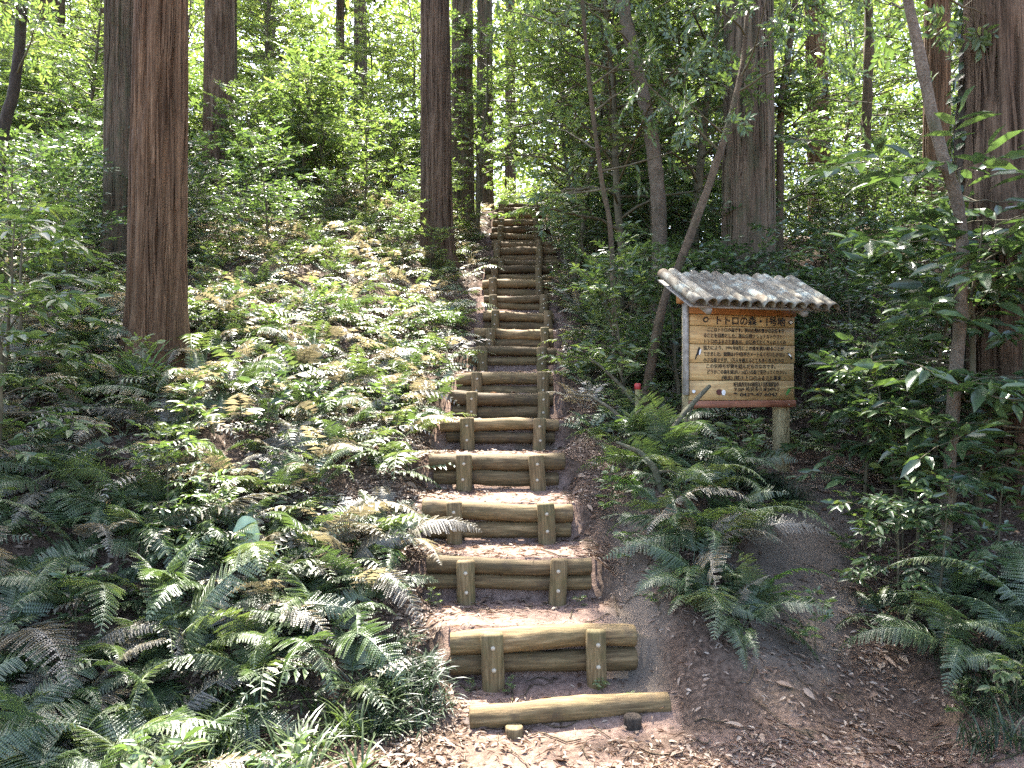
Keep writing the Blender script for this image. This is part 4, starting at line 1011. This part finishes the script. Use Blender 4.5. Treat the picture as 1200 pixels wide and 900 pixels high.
# ------------------------------------------------------------------ small things
mx, my = .99, 6.05
mz = CAM[2] + my * (450 - 456) / F_PX
st = thing('marker_stake', 'wooden marker stake with a red top among ferns', 'stake', (mx, my, mz))
m = MB(); tube(m, [(0, 0, -.75), (0, 0, -.005), (0, 0, 0)], [.022, .022, .02], 12, True, 0, .05, 3); link('shaft', m.mesh('shaft', M['signpost']), st)
m = MB(); tube(m, [(0, 0, -.002), (0, 0, .04), (0, 0, .047)], [.026, .026, .018], 12, True); link('cap', m.mesh('cap', M['red']), st)
def dead_branch(label, path, rad, forks=(), name='dead_branch'):
    P = np.array([(d * (px - 600) / F_PX, d, CAM[2] + d * (450 - py) / F_PX) for px, py, d in path])
    o = P[0].copy(); m = MB(); n = 14; s = np.linspace(0, 1, n); k = np.linspace(0, 1, len(P))
    Q = np.stack([np.interp(s, k, P[:, i]) for i in range(3)], -1) - o
    tube(m, Q, np.interp(s, np.linspace(0, 1, len(rad)), rad), 9, True, 0, .2, len(label))
    t = thing(name, label, 'branch', o)
    link('limb', m.mesh('limb', M['mossy']), t)
    for f in forks:
        m = MB(); FP = np.array([(d * (px - 600) / F_PX, d, CAM[2] + d * (450 - py) / F_PX) for px, py, d in f]) - o
        tube(m, FP, np.linspace(rad[0] * .5, rad[-1] * .5, len(FP)), 7, True, 0, .2, 3); link('side_branch', m.mesh('side_branch', M['mossy']), t)
dead_branch('short broken dead branch standing out of the mound ferns', [(778, 585, 4.95), (768, 550, 4.95), (750, 530, 4.95), (722, 518, 5.0)], [.026, .022, .018, .008], [[(770, 553, 4.95), (785, 552, 4.9), (796, 556, 4.88)]])
dead_branch('mossy dead limb leaning up against the lower left corner of the board', [(786, 505, 5.25), (803, 482, 5.3), (822, 462, 5.35), (832, 452, 5.38)], [.016, .019, .017, .012], [[(800, 520, 5.25), (806, 490, 5.3), (815, 470, 5.33)]])
dead_branch('long thin dead branch slanting through ferns toward the red stake', [(735, 498, 5.7), (715, 478, 5.8), (692, 464, 5.9), (668, 462, 6.0)], [.015, .013, .010, .004])
dead_branch('fallen dead branch pointing down the mound toward the stake', [(745, 475, 6.1), (728, 452, 6.15), (705, 430, 6.2), (692, 420, 6.25)], [.015, .014, .011, .005])
x, y, z = px_ground(285, 640)
y -= .25; z = CAM[2] + y * (450 - 640) / F_PX; x = y * (286 - 600) / F_PX
t = thing('plastic_plate', 'pale green plastic sheet standing among the ferns', 'plastic sheet', (x, y, z), (R_(-14), R_(4), R_(12)))
m = MB(); uu, vv = np.meshgrid(np.linspace(-1, 1, 9), np.linspace(0, 1, 9)); wv = .072 - .03 * np.clip(vv - .6, 0, 1) * 2
V = np.stack([uu * wv, .05 * uu ** 2 - .03 * vv ** 2 + .006 * np.sin(uu * 5 + vv * 7), vv * .165 - .02 * uu ** 2], -1).reshape(-1, 3)
Qs = np.array([(i * 9 + j, i * 9 + j + 1, i * 9 + 10 + j, i * 9 + 9 + j) for i in range(8) for j in range(8)])
m.add(np.concatenate([V, V + [0, .003, 0]]), None, np.concatenate([Qs, (Qs + 81)[:, ::-1]]))
link('sheet', m.mesh('sheet', M['plate']), t)
x, y, z = px_ground(1001, 624)
m = MB()
th_, ph_ = np.meshgrid(np.linspace(0, 2 * np.pi, 14, endpoint=False), np.linspace(-1.5, 1.5, 8))
V = np.stack([np.cos(ph_) * np.cos(th_) * .034, np.cos(ph_) * np.sin(th_) * .03, np.sin(ph_) * .02], -1).reshape(-1, 3) * (1 + .12 * (vnoise(th_.ravel() * 2, ph_.ravel() * 2, 5) - .5))[:, None]
m.add(V, None, [(i * 14 + j, i * 14 + (j + 1) % 14, i * 14 + 14 + (j + 1) % 14, i * 14 + 14 + j) for i in range(7) for j in range(14)])
tag(link('stone', m.mesh('stone', M['stone']), None, (x, y, z + .012)), 'single pale round stone on the bare side trail', 'stone')
x, y, z = px_ground(1104, 735)
t = thing('cut_stem', 'short cut green stem standing between the lush ferns', 'cut stem', (2.2, 3.9, float(height(2.2, 3.9))))
m = MB(); tube(m, [(0, 0, -.05), (.01, 0, .10), (.02, 0, .24), (.021, 0, .245)], [.02, .018, .017, .013], 10, True, 0, .1, 2); link('stalk', m.mesh('stalk', M['signpost']), t)

# ------------------------------------------------------------------ leaf litter
def litter(name, label, n, fn, size, seed, mat='litter', lw=.5, lift=.004, hi=True):
    r = np.random.default_rng(seed); X, Y = fn(r, n)
    e = .02; Z = height(X, Y)
    nrm = unit(np.stack([-(height(X + e, Y) - Z) / e, -(height(X, Y + e) - Z) / e, np.ones_like(X)], -1).clip(-1.2, 1.2))
    a = r.uniform(0, 6.28, len(X)); d = np.stack([np.cos(a), np.sin(a), r.normal(0, .18, len(X))], -1)
    d = d - nrm * (d * nrm).sum(-1, keepdims=True) * .9
    nn = nrm + r.normal(0, .28, nrm.shape)
    L = size * r.uniform(.5, 1.25, len(X)); m = MB()
    add_leaves(m, np.stack([X, Y, Z + lift + r.uniform(0, .012, len(X))], -1), d, nn, L, L * lw * r.uniform(.6, 1.1, len(X)), hi)
    return tag(link(name, m.mesh(name, M[mat])), label, 'leaf litter', None, 'stuff')
def area(xr, yr, keep):
    def fn(r, n):
        X = r.uniform(*xr, n); Y = r.uniform(*yr, n); k = keep(X, Y, r); return X[k], Y[k]
    return fn
inview = lambda X, Y: np.abs(X) < Y * .7 + .5
def on_path(X, Y, r):
    clear = np.maximum(trail_mask(X, Y) * .88, soil_mask(X, Y) * .8 * sstep(3.3, 3.7, Y))
    clump_ = fbm(X * 2.2, Y * 2.2, 3, 77)
    return inview(X, Y) & (r.random(len(X)) > clear) & (r.random(len(X)) < sstep(.36, .58, clump_) * 1.1 + .14)
litter('leaf_litter', 'dry fallen leaves scattered round the foot of the stairs and trail', 30000, area((-1.2, 3.2), (2.2, 6.2), on_path), .034, 51)
litter('leaf_litter', 'larger pale dead leaves lying loose about the trail and stair foot', 1500, area((-.9, 3.0), (2.3, 5.6), on_path), .075, 55, lift=.008)
litter('leaf_litter', 'dry fallen leaves beneath the ferns on the left slope', 16000, area((-5, -.4), (2, 9), lambda X, Y, r: inview(X, Y)), .06, 52, hi=False)
litter('leaf_litter', 'dry fallen leaves along the upper stairs and right bank', 16000, area((-.9, 5), (5.5, 14), lambda X, Y, r: inview(X, Y) & (r.random(len(X)) > soil_mask(X, Y) * .75)), .06, 53, hi=False)
def needles(r, n):
    X = r.uniform(-1.2, 3.0, n); Y = r.uniform(2.2, 5.5, n); k = on_path(X, Y, r); return X[k], Y[k]
litter('twig_litter', 'brown needles and twig bits strewn on the soil', 30000, needles, .065, 54, lw=.055, hi=False)

m = MB(); r = np.random.default_rng(58)
for i in range(260):
    x, y = r.uniform(-1.0, 3.0), r.uniform(2.3, 6.0)
    if trail_mask(x, y) > .5 and r.random() < .7: continue
    a = r.uniform(0, 6.28); L = r.uniform(.06, .28); u = np.linspace(-.5, .5, 5)
    X = x + np.cos(a) * L * u; Y = y + np.sin(a) * L * u + .02 * np.sin(u * 6 + i)
    tube(m, np.stack([X, Y, height(X, Y) + .008], -1), r.uniform(.0015, .0045), 4, False)
tag(link('stick_litter', m.mesh('stick_litter', M['bark_mid'])), 'thin dead sticks lying about on the soil', 'stick litter', None, 'stuff')
r = np.random.default_rng(61); m = MB(); n = 5200
X = r.uniform(-.6, 3.0, n); Y = r.uniform(2.3, 5.8, n); kp = (r.random(n) < np.maximum(trail_mask(X, Y), .25 * soil_mask(X, Y) + .08)); X, Y = X[kp], Y[kp]
OC = np.array([(1, 0, 0), (-1, 0, 0), (0, 1, 0), (0, -1, 0), (0, 0, .7), (0, 0, -.7), (.6, .6, .4), (-.6, .6, .3)])
OT = np.array([(0, 6, 4), (6, 2, 4), (2, 7, 4), (7, 1, 4), (1, 3, 4), (3, 0, 4), (2, 0, 5), (1, 2, 5), (3, 1, 5), (0, 3, 5), (0, 2, 6), (2, 1, 7)])
sz = .003 + .013 * r.random(len(X)) ** 4
V = OC[None] * (1 + r.normal(0, .22, (len(X), 8, 3))) * sz[:, None, None] + np.stack([X, Y, height(X, Y)], -1)[:, None]
m.add(V, (OT[None] + (np.arange(len(X)) * 8)[:, None, None]).reshape(-1, 3))
tag(link('soil_crumbs', m.mesh('soil_crumbs', M['ground'], False)), 'small clods and pebbles on the trodden soil', 'soil crumbs', None, 'stuff')

# ------------------------------------------------------------------ undergrowth between the single ferns
m = MB(); r = np.random.default_rng(70); pts_ = []
for _ in range(9000):
    x, y = r.uniform(-9, 2.6), r.uniform(3.6, 16)
    if abs(x) > y * .7 + .6 or not (left_ok(x, y) or (x > .66 and y > 6.2 and abs(x - np.interp(y, SD, SXC)) > .64)): continue
    if any((x - a) ** 2 + (y - b) ** 2 < .032 for a, b in pts_): continue
    pts_.append((x, y))
    if len(pts_) >= 900: break
for i, (x, y) in enumerate(pts_):
    z = float(height(x, y)); a = r.uniform(0, 6.28)
    for k in range(6):
        a0, a1, L, w = spec[int(r.integers(0, 12))]
        frond(5000 + i * 9 + k, L * r.uniform(.6, 1.0), a0 * .75, a1, 13, w, 0, False, mb=m, az=a + k * 1.26 + r.uniform(-.3, .3), origin=(x, y, z), mi=int(r.random() < .35))
tag(link('fern_undergrowth', m.mesh('fern_undergrowth', [M['fern'], M['fern_old']])), 'low tangled fern undergrowth covering the slope left of the stairs', 'undergrowth', None, 'stuff')

# ------------------------------------------------------------------ far woodland
r = np.random.default_rng(99); m = MB()
N = 4200
ang = r.uniform(-.72, .72, N); dist = r.uniform(26, 60, N)
cx = np.tan(ang) * dist; cz = CAM[2] + dist * r.uniform(.12, .62, N)
for i in range(N):
    k = 26; p = np.array([cx[i], dist[i], cz[i]]) + r.normal(0, 1.0, (k, 3)) * [1, 1, .55]
    L = r.uniform(.25, .55, k) * dist[i] / 40
    add_leaves(m, p, rand_dirs(r, k) + [0, 0, -.2], r.normal(size=(k, 3)) * .6 + [0, 0, .8], L, L * .5, False)
tag(link('far_woodland', m.mesh('far_woodland', M['leaf_far'])), 'far bright woodland foliage beyond the hilltop', 'woodland', None, 'stuff')
